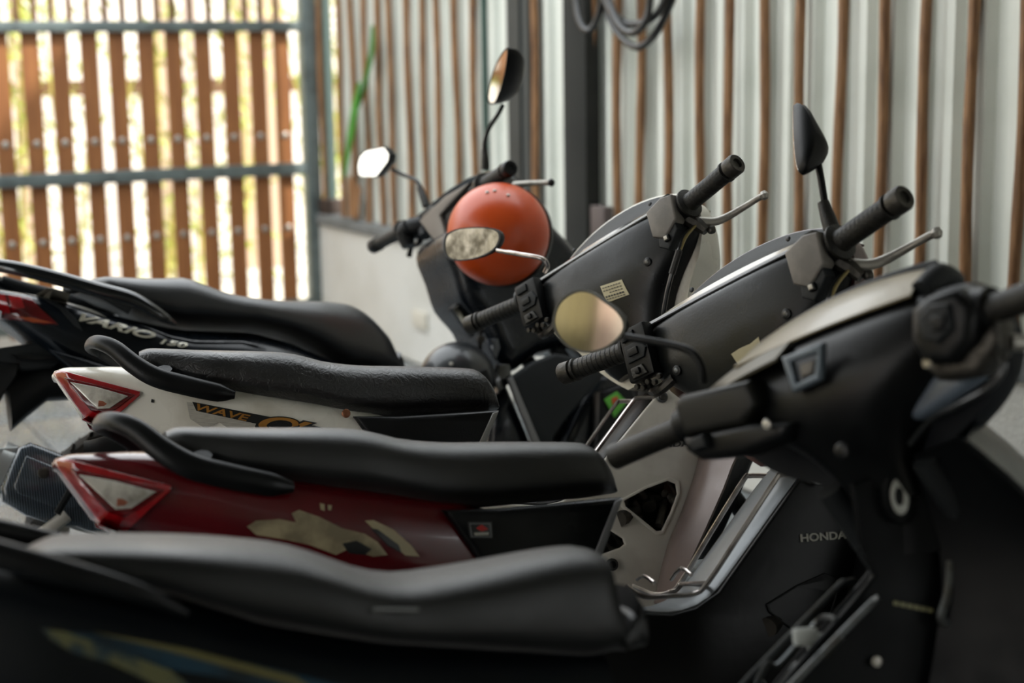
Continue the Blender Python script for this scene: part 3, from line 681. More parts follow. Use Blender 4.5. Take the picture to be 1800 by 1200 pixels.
    fr_ = curve_rows([(-.235, .05, .03), (-.20, .085, .06), (-.15, .125, .10), (-.10, .155, .11), (-.06, .190, .11), (-.02, .212, .09), (.01, .220, .075), (.04, .218, .055), (.052, .20, .03)])
    fc = cowl('front_cover', fr_, frontm, r, S, mx=-.034)
    mk('headlight', *lathe([(.01, -.01), (.07, -.01), (.075, .02), (.06, .04), (.03, .052), (.001, .055)], 24, mt=aim((.085, 0, -.07), (1, 0, -.1))), CLR, fc)
    # meter hood, glass
    n = 15; lipr = []; lipf = []; crest = []
    for i in range(n):
        t = i / (n - 1); y = .195 - .39 * t; h = sin(pi * t)
        lipr.append(V((-.074, y, .054 + .002 * h))); lipf.append(V((-.048, y * .95, .058 + .016 * h ** .5))); crest.append(V((.01 + .012 * h, y * .95, .058 + (.080 if bi == 2 else .064) * h ** .5)))
    outc = [V((p.x + .006, p.y * 1.04, p.z - .004)) for p in crest]; base = [V((.045, p.y * 1.05, .05)) for p in crest]
    sheet('rear_lip', [[V((p.x - .004, p.y, p.z - .006)) for p in lipr], lipr, [p + V((.012, 0, .003)) for p in lipr]], .003, trim, rc, None, n=20)
    sheet('meter_glass', [[p + V((.012, 0, .003)) for p in lipr], lipf], .002, glassm, rc, None, n=20)
    sheet('meter_hood', [lipf, [(p + q) / 2 + V((.004, 0, -.002)) for p, q in zip(lipf, crest)], crest], .003, MATTE, rc, None, n=20)
    sheet('hood_rim', [crest, outc, base], .003, frontm, rc, None, n=20)
    for t in (.28, .8): 
        i = int(t * (n - 1)); q = (lipf[i] + crest[i]) / 2; disc('hood_screw', q + V((-.004, 0, .002)), (-1, 0, .3), .0045, .003, BLK, rc, None)
    # grips
    for s in (1, -1):
        Li = V((-.070, s * .212, .027)); Lo = V((-.096, s * .354, .033))
        tube('bar_collar', [V((-.05, s * .185, .02)), V((-.066, s * .205, .026)), V((-.072, s * .222, .028))], [.034, .030, .024], BLK, r, S, n=18, sm=2)
        grip_set(Fr, r, Li + V((-.002, s * .012, 0)), Lo, S)
        # switch housing
        if s == 1:
            sw = box('switch_housing', (-.104, .158, -.040), (-.078, .216, .052), BLK, r, S, bv=.006)
            plate('switch_frame', [[(-.205, -.008), (-.168, -.008), (-.160, .006), (-.168, .022), (-.205, .022)]], .006, .0015, MATTE, sw, base=off(FACE, .105))
            box('switch_button', (-.112, .176, .001), (-.104, .198, .014), BLK, sw, bv=.002)
            plate('upper_switch', [[(-.208, .030), (-.180, .030), (-.180, .044), (-.208, .044)]], .008, .0015, MATTE, sw, base=off(FACE, .104))
            plate('lower_switch', [[(-.202, -.036), (-.168, -.036), (-.176, -.018), (-.202, -.018)]], .010, .0015, RUB, sw, base=off(FACE, .104))
            box('lower_button', (-.115, .180, -.032), (-.106, .190, -.022), BLK, sw, bv=.002)
            tube('lever_perch', [V((-.085, .20, -.03)), V((-.07, .20, -.055)), V((-.085, .17, -.065)), V((-.08, .14, -.055))], .009, METD, r, S)
            for k in range(5): disc('perch_screw', V((-.098, .15 + k * .013, -.048 - .006 * (k % 2))), (-1, 0, -.2), .005, .008, METD, sw)
        else:
            sw = plate('switch_housing', [[(.150, -.012), (.176, -.028), (.212, -.004), (.216, .046), (.190, .052), (.150, .040)]], .03, .004, GREY, r, base=off(FACE, .092), place=S)
            plate('switch_recess', [[(.156, -.036), (.176, -.050), (.208, -.022), (.206, -.006), (.178, -.026), (.160, -.014)]], .026, .003, MATTE, r, base=off(FACE, .090), place=S)
            box('starter_button', (-.110, -.188, -.036), (-.102, -.176, -.024), BLK, sw, bv=.002); box('button_cap', (-.1125, -.186, -.034), (-.110, -.178, -.026), ALU, sw, bv=.001)
            box('top_slot', (-.100, -.205, .046), (-.086, -.185, .054), BLK, sw)
            # brake lever and perch
            lv = [V((-.060, -.222, -.005)), V((-.035, -.242, -.012)), V((-.018, -.262, -.010)), V((-.006, -.300, -.004)), V((-.004, -.330, -.002)), V((-.004, -.346, -.003))]
            pl = tube('brake_lever', lv, [.010, .009, .008, .0065, .0062, .0062], ALU, r, S, n=10, flat=.8); mk('lever_ball', *lathe([(.001, -.009), (.006, -.007), (.009, 0), (.006, .007), (.001, .009)], 12, mt=M.Translation(lv[-1])), ALU, pl)
            tube('lever_perch', [V((-.07, -.205, .01)), V((-.055, -.222, -.012)), V((-.05, -.232, -.030))], [.012, .014, .009], METD, r, S)
            disc('pivot_bolt', V((-.040, -.238, -.022)), (0, 0, -1), .008, .012, METD, pl)
            cbp = [V((-.060, -.222, -.012)), V((-.085, -.205, -.035)), V((-.098, -.195, -.060)), V((-.098, -.165, -.095)), V((-.092, -.135, -.128)), V((-.080, -.105, -.165)), V((-.05, -.09, -.19))]
            tube('brake_cable', cbp, .0045, CABLE, r, S); tube('cable_sleeve', [cbp[0] + V((0, -.004, 0)), cbp[1] + V((0, -.006, 0)), cbp[2] + V((0, -.003, 0))], .003, mat('brass_cable', '8a7c54', .35, metal=.7), r, S)
            tube('cable_boot', [cbp[2], cbp[3]], .0065, RUB, r, S, sm=1)
    # screws and label
    for y, z in ((-.115, -.045), (-.02, -.122), (.12, -.05)):
        w_ = disc('cover_screw', V((-.0965 + abs(y) * .05, y, z)), (-1, 0, 0), .0085, .004, BLK, rc, None); disc('screw_head', V((-.0985 + abs(y) * .05, y, z)), (-1, 0, 0), .0045, .003, CHRD, w_, None)
    return r, body_o, rc, S
def sticker_grid(name, x0, x1, z0, z1, m, root, S, target=None, xx=-.101, tw=0.):
    o = plate(name, [[(x0, z0), (x1, z0), (x1, z1), (x0, z1)]], .001, .0002, m, root, base=off(FACE, -xx))
    if target: drape(o, target, (1, 0, 0), .0006, 3, .0008)
    return o
# ---- bike 2: the white one
r2, body2, rc2, S2 = wave(2, WHITE, 'white underbone motorcycle with scratched black seat and triangular red tail lamp, second from back', SEAT2, GLASSD, SILV, PINK, BLK, WHITE, mat('pale_edge_strip', '8f8f8c', .35), MATTE)
F2 = BK[2]
def decal(name, px, m, body, Fr, y=-.12, d=.0012, parent=None, sm=1):
    o = plate(name, [Fr.xz(px, y)], .004, .0003, m, parent, base=off(SIDE, .16), sm=sm); return drape(o, body, (0, 1, 0), d, 3, .0006)
def decal_text(name, s, px0, px1, hpx, m, body, Fr, root, y=-.125, shear=.25, d=.003, bold=.0, sx=1., dirv=(0, 1, 0)):
    a = Fr.at(*px0, y); b = Fr.at(*px1, y); u = V((b.x - a.x, 0, b.z - a.z)); L = u.length; u.normalize(); v = V((-u.z, 0, u.x))
    size = hpx
    cu = text(name, s, 1, m, root, M.Identity(4), thick=.02, shear=shear, bold=bold)
    w = max(q.co.x for q in cu.data.vertices) - min(q.co.x for q in cu.data.vertices); x0 = min(q.co.x for q in cu.data.vertices)
    cap = max(q.co.y for q in cu.data.vertices)
    for q in cu.data.vertices:
        p = V((a.x, y - .03, a.z)) + u * ((q.co.x - x0) / w * L) + v * (q.co.y / cap * size) + V((0, -q.co.z * .05, 0)); q.co = p
    if body: drape(cu, body, dirv, d, 1, .0008)
    else:
        for q in cu.data.vertices: q.co.y += .03
    return cu
gh = decal('halftone_graphic', [(328, 706), (345, 709), (352, 724), (368, 713), (392, 722), (410, 738), (440, 738), (462, 748), (540, 760), (600, 776), (425, 772), (420, 762), (400, 752), (385, 742), (362, 754), (334, 736)], GREYST, body2, F2, parent=r2)
decal('dark_stripe', [(338, 706), (460, 730), (560, 750), (640, 779), (600, 777), (540, 765), (450, 745), (345, 722)], LETK, body2, F2, d=.0016, parent=r2)
decal_text('wave_lettering', 'WAVE', (344, 720), (438, 741), .0118, LETG, body2, F2, r2, bold=.02)
decal_text('alpha_emblem', 'α', (447, 756), (552, 775), .034, LETK, body2, F2, r2, d=.0022, bold=.05, shear=.4)
decal_text('alpha_emblem', 'α', (453, 753), (544, 770), .028, LETG, body2, F2, r2, d=.0036, bold=.01, shear=.4)
decal('grey_letter_shape', [(440, 775), (472, 758), (492, 762), (520, 778), (505, 778), (480, 768), (462, 778)], mat('grey_decal', '77756f', .4), body2, F2, d=.0020, parent=r2)
disc('seat_bolt', F2.at(608, 727, -.118), (0, -1, .1), .008, .006, mat('rusty_bolt', '8a5a40', .4, metal=.6), r2)
decal_text('maker_lettering', 'HONDA', (1133, 786), (1213, 784), .0118, LETK, None, F2, r2, y=-.0825, shear=0, bold=.025)
decal('scuff_mark', [(266, 700), (271, 702), (270, 707), (265, 706)], LETK, body2, F2, parent=r2)
# paper label on the handlebar cover
for fr_, rc_, S_, px, nm in ((F2, rc2, S2, [(1055, 503), (1092, 491), (1104, 517), (1066, 532)], 'paper_label'),):
    pts_ = fr_.yz(px, -.10); o = plate(nm, [pts_], .004, .0003, STK, rc_, base=off(FACE, .13)); drape(o, rc_, (1, 0, 0), .001, 3, .0006)
    q0 = V((pts_[0][0], pts_[0][1], 0)); q1 = V((pts_[1][0], pts_[1][1], 0)); q3 = V((pts_[3][0], pts_[3][1], 0))
    for k in range(5):
        a_ = q0.lerp(q3, .14 + .17 * k); u_ = (q1 - q0)
        for j in range(7):
            if (k == 2 and j < 2): continue
            p = a_ + u_ * (.06 + .125 * j); w_ = u_ * .09; h_ = (q3 - q0) * (.05 if k != 3 else .09)
            o2 = plate('print_line', [[(p.x, p.y), (p.x + w_.x, p.y + w_.y), (p.x + w_.x + h_.x, p.y + w_.y + h_.y), (p.x + h_.x, p.y + h_.y)]], .002, .0001, LETK, o, base=off(FACE, .13)); drape(o2, rc_, (1, 0, 0), .0022, 1, .0003)
# mirror of bike 2
mirror(r2, F2, [(781, 430), (786, 412), (806, 402), (835, 399), (862, 400), (878, 406), (882, 418), (874, 435), (856, 448), (826, 457), (800, 458), (785, 450)], (-.075, .27, .145), (-1, .12, -.05), [F2.st(958, 478, -.03), F2.st(962, 466, -.04), F2.st(952, 454, -.055), F2.st(915, 447, -.07), F2.st(874, 440, -.078)], MIR, S2, hd=.034, rim=MATTE, stemm=CHR, stemr=.0048)
# ---- bike 3: the red one
REDF = mat('dark_red_cover_paint', '4a1216', .3, coat=.3)
r3, body3, rc3, S3 = wave(3, RED, 'dark red underbone motorcycle with peeling cream decal and black seat, third from back', SEAT, GLASSM, mat('matte_black_cover', '090a0b', .38, bump=.1, spec=.25), mat('black_shield_plastic', '0b0c0d', .45, spec=.25), DUSTY, mat('red_black_cover', '40151a', .3, coat=.3), mat('dull_edge_strip', '77777a', .35), mat('worn_silver_grey', '7f8487', .34, metal=.2, col2='686c6f', cs=6))
F3 = BK[3]
decal('peeling_decal', [(434, 925), (450, 915), (490, 912), (520, 918), (512, 902), (525, 896), (560, 908), (600, 928), (640, 938), (662, 952), (680, 975), (655, 978), (610, 965), (590, 975), (545, 958), (500, 948), (450, 940)], CREAM, body3, F3, parent=r3)
decal('peeling_decal', [(640, 915), (655, 914), (690, 930), (722, 958), (738, 978), (712, 976), (690, 958), (660, 935)], CREAM, body3, F3, parent=r3)
decal('black_decal_patch', [(600, 955), (625, 950), (652, 965), (640, 975), (612, 972)], LETK, body3, F3, d=.002, parent=r3)
decal('black_decal_patch', [(650, 928), (662, 930), (700, 958), (705, 972), (680, 958)], LETK, body3, F3, d=.002, parent=r3)
decal('paint_chip', [(562, 884), (570, 886), (570, 898), (563, 895)], CREAM, body3, F3, parent=r3); decal('paint_chip', [(576, 887), (583, 888), (581, 897), (576, 896)], CREAM, body3, F3, parent=r3)
pc = F3.xz([(822, 917), (864, 917), (866, 946), (826, 946)], -.13); o = plate('maker_badge', [pc], .003, .0008, mat('badge_black', '1a1a1c', .3), r3, base=off(SIDE, .130), sm=1)
pc = F3.xz([(824, 919), (862, 919), (864, 944), (828, 944)], -.13); pi_ = F3.xz([(826, 921), (860, 921), (862, 942), (830, 942)], -.13); plate('badge_border', [pc, pi_], .002, .0004, mat('badge_grey', '6b6f70', .4), o, base=off(SIDE, .132))
pc = F3.xz([(836, 928), (846, 922), (858, 930), (846, 934)], -.13); plate('badge_mark', [pc], .002, .0004, REDP, o, base=off(SIDE, .133)); pc = F3.xz([(832, 936), (858, 935), (858, 940), (834, 941)], -.13); plate('badge_mark', [pc], .002, .0004, LETW, o, base=off(SIDE, .133))
decal_text('maker_lettering', 'HONDA', (1408, 952), (1488, 946), .0118, LETW, None, F3, r3, y=-.0825, shear=0, bold=.02)
pts_ = F3.yz([(1285, 622), (1300, 612), (1318, 604), (1332, 592), (1336, 612), (1338, 626), (1296, 640)], -.10); o = plate('torn_label', [pts_], .004, .0003, STK, rc3, base=off(FACE, .13)); drape(o, rc3, (1, 0, 0), .001, 3, .0006)
disc('key_tag', F3.at(1432, 808, -.09), (0, -1, 0), .009, .004, REDP, r3)
tube('key_ring', [F3.at(1434, 812, -.092) + V((.014 * cos(k * pi / 4), -.002, -.018 + .016 * sin(k * pi / 4))) for k in range(8)], .0025, CHRD, r3, closed=True, n=6, sm=3)
# right mirror of bike 3, seen from behind
def back_mirror(Fr, S, root, outline_px, x, N, depth, stem, boot, gm, hm=BLK):
    P0 = V((x, 0, 0)); N = V(N).normalized(); o = Fr.wi @ CAM; q0 = Fr.st(*outline_px[0], x); o3 = []
    for px, py in outline_px:
        d = Fr.wi.to_3x3() @ ray(px, py); o3.append(o + d * ((q0 - o).dot(N) / d.dot(N)))
    o3 = cat_rom(o3, 5, True); h = mk('mirror_housing', *dome_from(o3, N, depth), hm, root, S)
    c = sum(o3, V()) / len(o3); g = [c + (q - c) * .94 - N * .001 for q in o3]; mk('mirror_glass', *grid([g, [q - N * .002 for q in g]]), gm, h)
    tube('mirror_stem', stem, .0058, BLK, h, n=10); tube('stem_boot', boot, [.013, .012, .009], RUB, h, n=12, sm=3)
    return h
back_mirror(F3, S3, r3, [(1394, 190), (1398, 187), (1408, 192), (1424, 220), (1449, 266), (1450, 280), (1440, 292), (1418, 306), (1408, 306), (1400, 290), (1395, 245)], -.05, (-.35, -1, .15), .03,
            [F3.st(1452, 372, -.05), F3.st(1444, 320, -.05), F3.st(1438, 288, -.05)], [F3.st(1462, 402, -.05), F3.st(1456, 384, -.05), F3.st(1447, 355, -.05)], MIRC)
# ---- bike 4: nearest, dark, out of focus
F4 = BK[4]; S4 = F4.s
r4 = thing('motorcycle', 'nearest dark motorcycle with teal and pale gold side graphics and beige meter glass', 'motorcycle', F4.m); r4['_b'] = 4; PVS[4] = (S4.translation.x, S4.translation.z)
undercarriage(r4, S4, None)
X4 = F4.xz
t4 = X4([(20, 985), (40, 967), (70, 952), (100, 944), (200, 941), (333, 943), (467, 953), (533, 967), (600, 990), (640, 1003), (690, 1010), (733, 1007), (833, 990), (933, 970), (1000, 961), (1035, 965), (1067, 988), (1092, 1020), (1110, 1060)], 0)
b4 = X4([(20, 1000), (100, 1010), (300, 1052), (467, 1107), (667, 1140), (900, 1158), (1060, 1172), (1118, 1160)], -.11)
t4.append((b4[-1][0] + .004, t4[-1][1] - .035))
hull('seat', smooth2(t4, 4), b4, [(t4[0][0], .08), (-.15, .125), (0, .14), (.15, .13), (.35, .10), (.45, .085), (.52, .05)], SEATN, r4, n=46, p=3.2, k=36, topn=.08)
bt = X4([(-330, 1000), (-200, 985), (0, 985), (100, 1000), (300, 1045), (467, 1100), (667, 1135), (900, 1152), (1093, 1162)], -.12); bb = [(bt[0][0] + .01, .77), (-.25, .70), (0, .58), (.3, .50), (bt[-1][0], .50)]
body4 = hull('rear_body', bt, bb, [(bt[0][0], .04), (-.28, .09), (-.15, .125), (.1, .14), (.3, .12), (.5, .085)], mat('blue_black_paint', '080c10', .3, spec=.3, col2='0b1014', cs=4), r4, n=34, p=3.2, k=40)
g = [F4.at(a, b, y) for a, b, y in ((330, 1078, -.142), (240, 1040, -.148), (100, 1002, -.148), (0, 976, -.14), (-120, 945, -.12), (-220, 925, -.08))]
g = g + [V((p.x, -p.y, p.z)) for p in g[::-1]]
tube('grab_rail', g, [.004, .010, .014, .015, .015, .014, .014, .015, .015, .014, .010, .004], BLK, r4, n=14, flat=.7, sm=5, upv=(0, 0, 1))
decal('teal_graphic', [(75, 1112), (150, 1115), (300, 1140), (430, 1165), (620, 1210), (560, 1230), (380, 1190), (250, 1170), (160, 1150)], TEAL, body4, F4, y=-.14, parent=r4)
decal('pale_graphic', [(70, 1108), (110, 1112), (190, 1140), (300, 1180), (340, 1210), (280, 1208), (200, 1170), (130, 1150), (90, 1128)], GOLDD, body4, F4, y=-.14, d=.002, parent=r4)
decal('gold_line', [(160, 1112), (330, 1142), (520, 1190), (560, 1215), (500, 1200), (320, 1152)], mat('gold_line', '5f5a34', .4), body4, F4, y=-.14, d=.0024, parent=r4)
o = tube('seat_scuff', [F4.at(655, 1072, -.125), F4.at(700, 1072, -.125), F4.at(735, 1073, -.125)], .002, mat('scuff_grey', '4d4d48', .5), r4, n=6)
# tunnel and leg shield
DK = mat('dark_shield_paint', '07090b', .5, spec=.15, col2='0a0d0f', cs=4, rv=.08)
LtL = [F4.at(a, b, .02) for a, b in ((1492, 842), (1500, 900), (1512, 960), (1530, 1008), (1490, 1060), (1420, 1140), (1360, 1210), (1290, 1320))]
sheet('tunnel_top', [[V((p.x + .015, -.040, p.z)) for p in LtL], [V((p.x, -.025, p.z)) for p in LtL], [V((p.x, .012, p.z)) for p in LtL], [V((p.x + .02, .025, p.z)) for p in LtL]], .004, mat('worn_dark_grey_paint', '23282a', .34, col2='1a1e20', spec=.4, cs=6), r4, n=24)
cv = X4([(1500, 850), (1640, 800), (1680, 900), (1700, 1010), (1690, 1300), (1290, 1320), (1368, 1215), (1430, 1140), (1500, 1062), (1540, 1012), (1515, 950)], -.06)
c4 = plate('centre_cover', [cv], .012, .005, DK, r4, base=off(SIDE, .050)); plate('centre_cover', [[(a_ + .03, b_) for a_, b_ in cv]], .012, .005, DK, r4, base=off(SIDE, -.015))
ra = [F4.at(*p, -.065) for p in ((1600, 800), (1640, 900), (1660, 1010), (1650, 1120), (1620, 1300))]
rb = [F4.at(*p, -.20) for p in ((1700, 772), (1800, 858), (1880, 960), (1900, 1120), (1880, 1350))]
rm = [(p + q) / 2 + V((.02, -.02, .012)) for p, q in zip(ra, rb)]
for s in (1, -1): sheet('leg_shield', [[V((p.x, p.y * s, p.z)) for p in L] for L in (ra, rm, rb)], .006, DK, r4, n=20)
sheet('front_apron', [[p for p in rb[:5]], [V((p.x + .07, -.10, p.z + .02)) for p in rb], [V((p.x + .10, 0, p.z + .03)) for p in rb], [V((p.x + .07, .10, p.z + .02)) for p in rb], [V((p.x, -p.y, p.z)) for p in rb]], .006, GLOSSD, r4, n=16)
tube('steering_neck', [F4.at(1570, 760, 0), F4.at(1585, 850, 0), F4.at(1600, 960, 0)], [.045, .055, .06], DK, r4, n=18, flat=1.2)
kq = F4.at(1581, 872, -.070)
ks = plate('key_surround', [[(kq.x + .0195 * cos(t * pi / 8), kq.z + .033 * sin(t * pi / 8)) for t in range(16)]], .012, .003, DK, r4, base=off(SIDE, .064), sm=1)
kr = plate('key_ring_plate', [[(kq.x + .0115 * cos(t * pi / 8), kq.z + .022 * sin(t * pi / 8)) for t in range(16)], [(kq.x - .001 + .006 * cos(t * pi / 8), kq.z + .011 * sin(t * pi / 8)) for t in range(16)]], .003, .0008, mat('worn_alu_plate', 'a9a9a2', .4, metal=.4), ks, base=off(SIDE, .071))
box('key_slot', (kq.x - .006, -.0705, kq.z - .011), (kq.x + .005, -.069, kq.z + .011), BLK, ks)
dcl = [F4.at(1573, 1053, -.066), F4.at(1642, 1068, -.066)]
for k in range(6):
    a_, b_ = 1573 + k * 12, 1056 + k * 2.4; plate('worn_print', [X4([(a_, b_), (a_ + 9, b_ + 2), (a_ + 8, b_ + 9), (a_ - 1, b_ + 7)], -.06)], .002, .0004, mat('worn_gold_print', '8d8a66', .5), c4, base=off(SIDE, .0575))
for k, pts in enumerate([[(1545, 1050, -.075), (1520, 1072, -.07), (1393, 1202, -.07), (1300, 1300, -.07)], [(1500, 1020, .05), (1481, 1025, .03), (1468, 1036, .03), (1310, 1198, .03), (1240, 1280, .03)], [(1470, 1090, -.05), (1450, 1085, -.02), (1430, 1100, 0), (1370, 1168, 0), (1350, 1166, 0), (1330, 1200, 0)], [(1480, 1120, -.07), (1440, 1160, -.05), (1400, 1170, -.03), (1385, 1200, -.03)]]):
    o = tube('wire_guard' if k == 0 else 'guard_wire', [F4.at(*p) for p in pts], .0042, CHRD, r4 if k == 0 else gw, n=8, sm=4)
    if k == 0: gw = o
for p in ((1415, 1118), (1440, 1128)): q = F4.at(p[0], p[1], -.03); box('white_clip', (q.x - .014, q.y - .008, q.z - .010), (q.x + .014, q.y + .008, q.z + .010), mat('white_nylon', 'b8bbb6', .5), gw, bv=.004)
tube('cable_clip', [F4.at(1672, 985, -.075), F4.at(1668, 1040, -.075), F4.at(1655, 1085, -.075), F4.at(1668, 1098, -.075)], .006, CHRD, r4)
tube('side_cable', [F4.at(1702, 1010, -.08), F4.at(1680, 1100, -.08), F4.at(1655, 1215, -.08)], .003, MATTE, r4)
disc('shield_screw', F4.at(1540, 1162, -.062), (0, -1, 0), .006, .004, CLR, r4)
# handlebar cover
rows4 = curve_rows([(-.135, .042, -.028), (-.11, .048, -.042), (-.08, .062, -.062), (-.05, .088, -.080), (-.02, .125, -.092), (.01, .165, -.092), (.035, .195, -.084), (.06, .205, -.072), (.078, .19, -.055)])
rc4 = cowl('handlebar_cover', rows4, mat('soft_black_cover', '090a0b', .36, bump=.05, bs=200, rv=.06, col2='0f1112', spec=.22), r4, S4, mx=-.0)
fr4 = curve_rows([(-.12, .04, .03), (-.09, .09, .07), (-.06, .15, .09), (-.03, .185, .10), (0, .205, .09), (.04, .21, .06), (.078, .19, .02)])
fc4 = cowl('front_cover', fr4, mat('matt_navy_cover', '10151b', .6, spec=.2), r4, S4, mx=.001)
plate('sky_reflection_lobe', [F4.yz([(1604, 715), (1612, 688), (1639, 661), (1676, 648), (1724, 651), (1733, 663), (1690, 695), (1634, 731), (1612, 737)], -.03)], .03, .010, mat('sky_reflection_blue', '66717e', .3, coat=.2, col2='56606c', cs=5), fc4, base=off(FACE, .030), sm=3)  # pale plate paints the sky's reflection on the navy cover's right side
gl = [V((-.060, y, .080 + .004 * (1 - (y / .14) ** 2))) for y in (.14, .09, .03, -.03, -.09, -.13)]; g2_ = [V((.005, y * .92, .118 + .014 * (1 - (y / .14) ** 2))) for y in (.14, .09, .03, -.03, -.09, -.13)]; g3 = [V((.05, y * .85, .128 + .010 * (1 - (y / .14) ** 2))) for y in (.14, .09, .03, -.03, -.09, -.13)]
sheet('meter_glass', [gl, g2_, g3], .003, mat('yellowed_meter_glass', '8c8067', .3, coat=.3, col2='6f6650', cs=9), rc4, None, n=20)
sheet('meter_hood', [[p + V((-.002, 0, .0)) for p in g3], [p + V((.008, 0, .010)) for p in g3], [p + V((.05, 0, -.05)) for p in g3]], .003, BLK, rc4, None, n=20)
sheet('lit_top_sheet', [[V((-.094, .05, .060)), V((-.094, .10, .056)), V((-.090, .15, .050)), V((-.086, .205, .040))], [V((-.045, .05, .092)), V((-.045, .10, .090)), V((-.045, .15, .082)), V((-.05, .20, .066))], [V((-.01, .09, .10)), V((-.01, .12, .095)), V((-.012, .16, .083)), V((-.02, .20, .066))]], .004, mat('lit_olive_brown_cover', '5c5748', .35, col2='484539', cs=8), rc4, None, n=14); tube('hood_corner', [V((-.04, -.135, .085)), V((-.01, -.145, .104)), V((.03, -.14, .10))], .014, MATTE, rc4, None, n=12)  # olive brown sheet paints in the light on the arm's top surface
bz = F4.yz([(1378, 628), (1450, 602), (1446, 668), (1398, 690)], -.10); bi_ = F4.yz([(1394, 636), (1440, 620), (1436, 658), (1404, 674)], -.10)
bb_ = plate('centre_bezel', [bz, bi_], .014, .004, mat('blue_grey_bezel', '6a7580', .35, metal=.2), r4, base=off(FACE, .100), place=S4)
plate('bezel_button', [F4.yz([(1406, 640), (1434, 632), (1430, 655), (1410, 664)], -.10)], .010, .003, GREY, bb_, base=off(FACE, .098))
disc('cover_screw', F4.st(1483, 792, -.095), (-1, 0, 0), .010, .006, BLK, rc4, None)
for s in (1, -1):
    Li = V((-.074, s * .225, .026)); Lo = V((-.082, s * .352, .020))
    tube('bar_collar', [V((-.05, s * .175, .035)), V((-.066, s * .205, .03)), V((-.074, s * .235, .027))], [.030, .032, .024], BLK, r4, S4, n=18, sm=2)
    tube('grip', [Li, Li.lerp(Lo, .5), Lo], [.0165, .0168, .0175], RUB, r4, S4, n=20, sm=2)
if 1:
    a = F4.yz([(1205, 706), (1216, 694), (1335, 668), (1352, 710), (1325, 748), (1222, 766), (1206, 720)], -.085)
    sw = plate('switch_housing', [a], .05, .010, mat('brownish_switch_plastic', '1a1a17', .45, rv=.1, spec=.3), r4, base=off(FACE, .085), place=S4)
    a = F4.yz([(1222, 768), (1340, 742), (1412, 742), (1398, 772), (1330, 800), (1252, 808), (1228, 792)], -.08)
    plate('lower_switch', [a], .045, .010, BLK, sw, base=off(FACE, .085)); disc('switch_dot', F4.st(1350, 745, -.115), (-1, 0, 0), .006, .004, CLR, sw)
    a = F4.yz([(1236, 772), (1262, 762), (1268, 786), (1242, 794)], -.09); plate('horn_button', [a], .02, .004, MATTE, sw, base=off(FACE, .11))
    a = F4.yz([(1620, 545), (1650, 520), (1700, 508), (1730, 540), (1724, 600), (1690, 640), (1640, 640), (1618, 600)], -.085)
    s2_ = plate('switch_housing', [a], .05, .012, BLK, r4, base=off(FACE, .085), place=S4)
    a = F4.yz([(1636, 560), (1655, 538), (1690, 535), (1696, 580), (1670, 606), (1644, 598)], -.09); plate('switch_frame', [a], .012, .004, MATTE, s2_, base=off(FACE, .112))
    a = F4.yz([(1664, 558), (1688, 556), (1684, 582), (1668, 586)], -.09); plate('starter_button', [a], .012, .003, BLK, s2_, base=off(FACE, .118))
    a = F4.yz([(1630, 640), (1725, 598), (1765, 560), (1770, 610), (1730, 660), (1660, 670)], -.07); plate('lever_perch', [a], .045, .010, METD, r4, base=off(FACE, .065), place=S4)
    disc('perch_screw', F4.st(1633, 638, -.10), (-1, 0, 0), .006, .006, CLR, r4, S4)
    tube('brake_cable', [F4.st(*p) for p in ((1745, 600, -.08), (1765, 640, -.09), (1740, 680, -.09), (1690, 710, -.08), (1640, 735, -.06), (1600, 780, -.04))], .004, CABLE, r4, S4)
    tube('brake_lever', [V((-.055, -.232, -.012)), V((-.03, -.25, -.015)), V((-.01, -.30, -.01)), V((-.008, -.35, -.006))], [.010, .009, .007, .0075], ALU, r4, S4, n=10)
mirror(r4, F4, [(973, 561), (984, 530), (1012, 511), (1040, 512), (1063, 527), (1086, 544), (1100, 564), (1099, 583), (1083, 602), (1058, 616), (1030, 620), (1000, 610), (979, 587)], (-.06, .30, .17), F4.wi.to_3x3() @ V((-1.01, -1.26, .19)), [F4.st(*p) for p in ((1237, 672, -.05), (1234, 646, -.055), (1216, 619, -.06), (1180, 606, -.065), (1100, 592, -.08))], mat('mirror_glass_silvered', 'b9b4aa', .04, metal=1), S4, hd=.030, rim=mat('worn_mirror_rim', '4a4a42', .5), stemm=BLK, stemr=.0055)
# ---- bike 1: the scooter at the back
F1 = BK[1]; S1 = F1.s
r1 = thing('scooter', 'glossy black scooter with smooth black seat and deep red tail lamp, farthest in row', 'scooter', F1.m); r1['_b'] = 1; PVS[1] = (S1.translation.x, S1.translation.z)
undercarriage(r1, S1, None, wb=1.28, eng=False, scooter=True)
X1 = F1.xz
t1 = X1([(150, 495), (180, 492), (225, 494), (275, 495), (303, 493), (324, 497), (345, 506), (375, 518), (405, 526), (450, 532), (500, 534), (550, 533), (600, 537), (630, 551), (655, 573), (676, 595), (690, 612), (697, 630)], 0)
b1 = X1([(150, 505), (205, 525), (260, 550), (320, 566), (450, 572), (510, 585), (560, 606), (620, 640), (702, 652)], -.11)
t1.append((b1[-1][0] + .003, t1[-1][1] - .02))
hull('seat', smooth2(t1, 4), b1, [(t1[0][0], .07), (-.05, .12), (.1, .145), (.3, .15), (.45, .13), (.6, .09), (.66, .05)], mat('smooth_seat_vinyl', '101112', .36, sheen=.12, bump=.15, bs=700, col2='161718', rv=.04, spec=.9), r1, n=46, p=2.9, k=36, topn=.10)
bt = X1([(-60, 480), (0, 497), (50, 506), (100, 516), (150, 530), (230, 552), (320, 572), (450, 577), (520, 596), (620, 640), (690, 652)], -.12)
bb = X1([(-60, 520), (0, 552), (40, 580), (75, 607), (115, 640), (200, 690), (350, 780), (500, 800), (690, 760)], -.12)
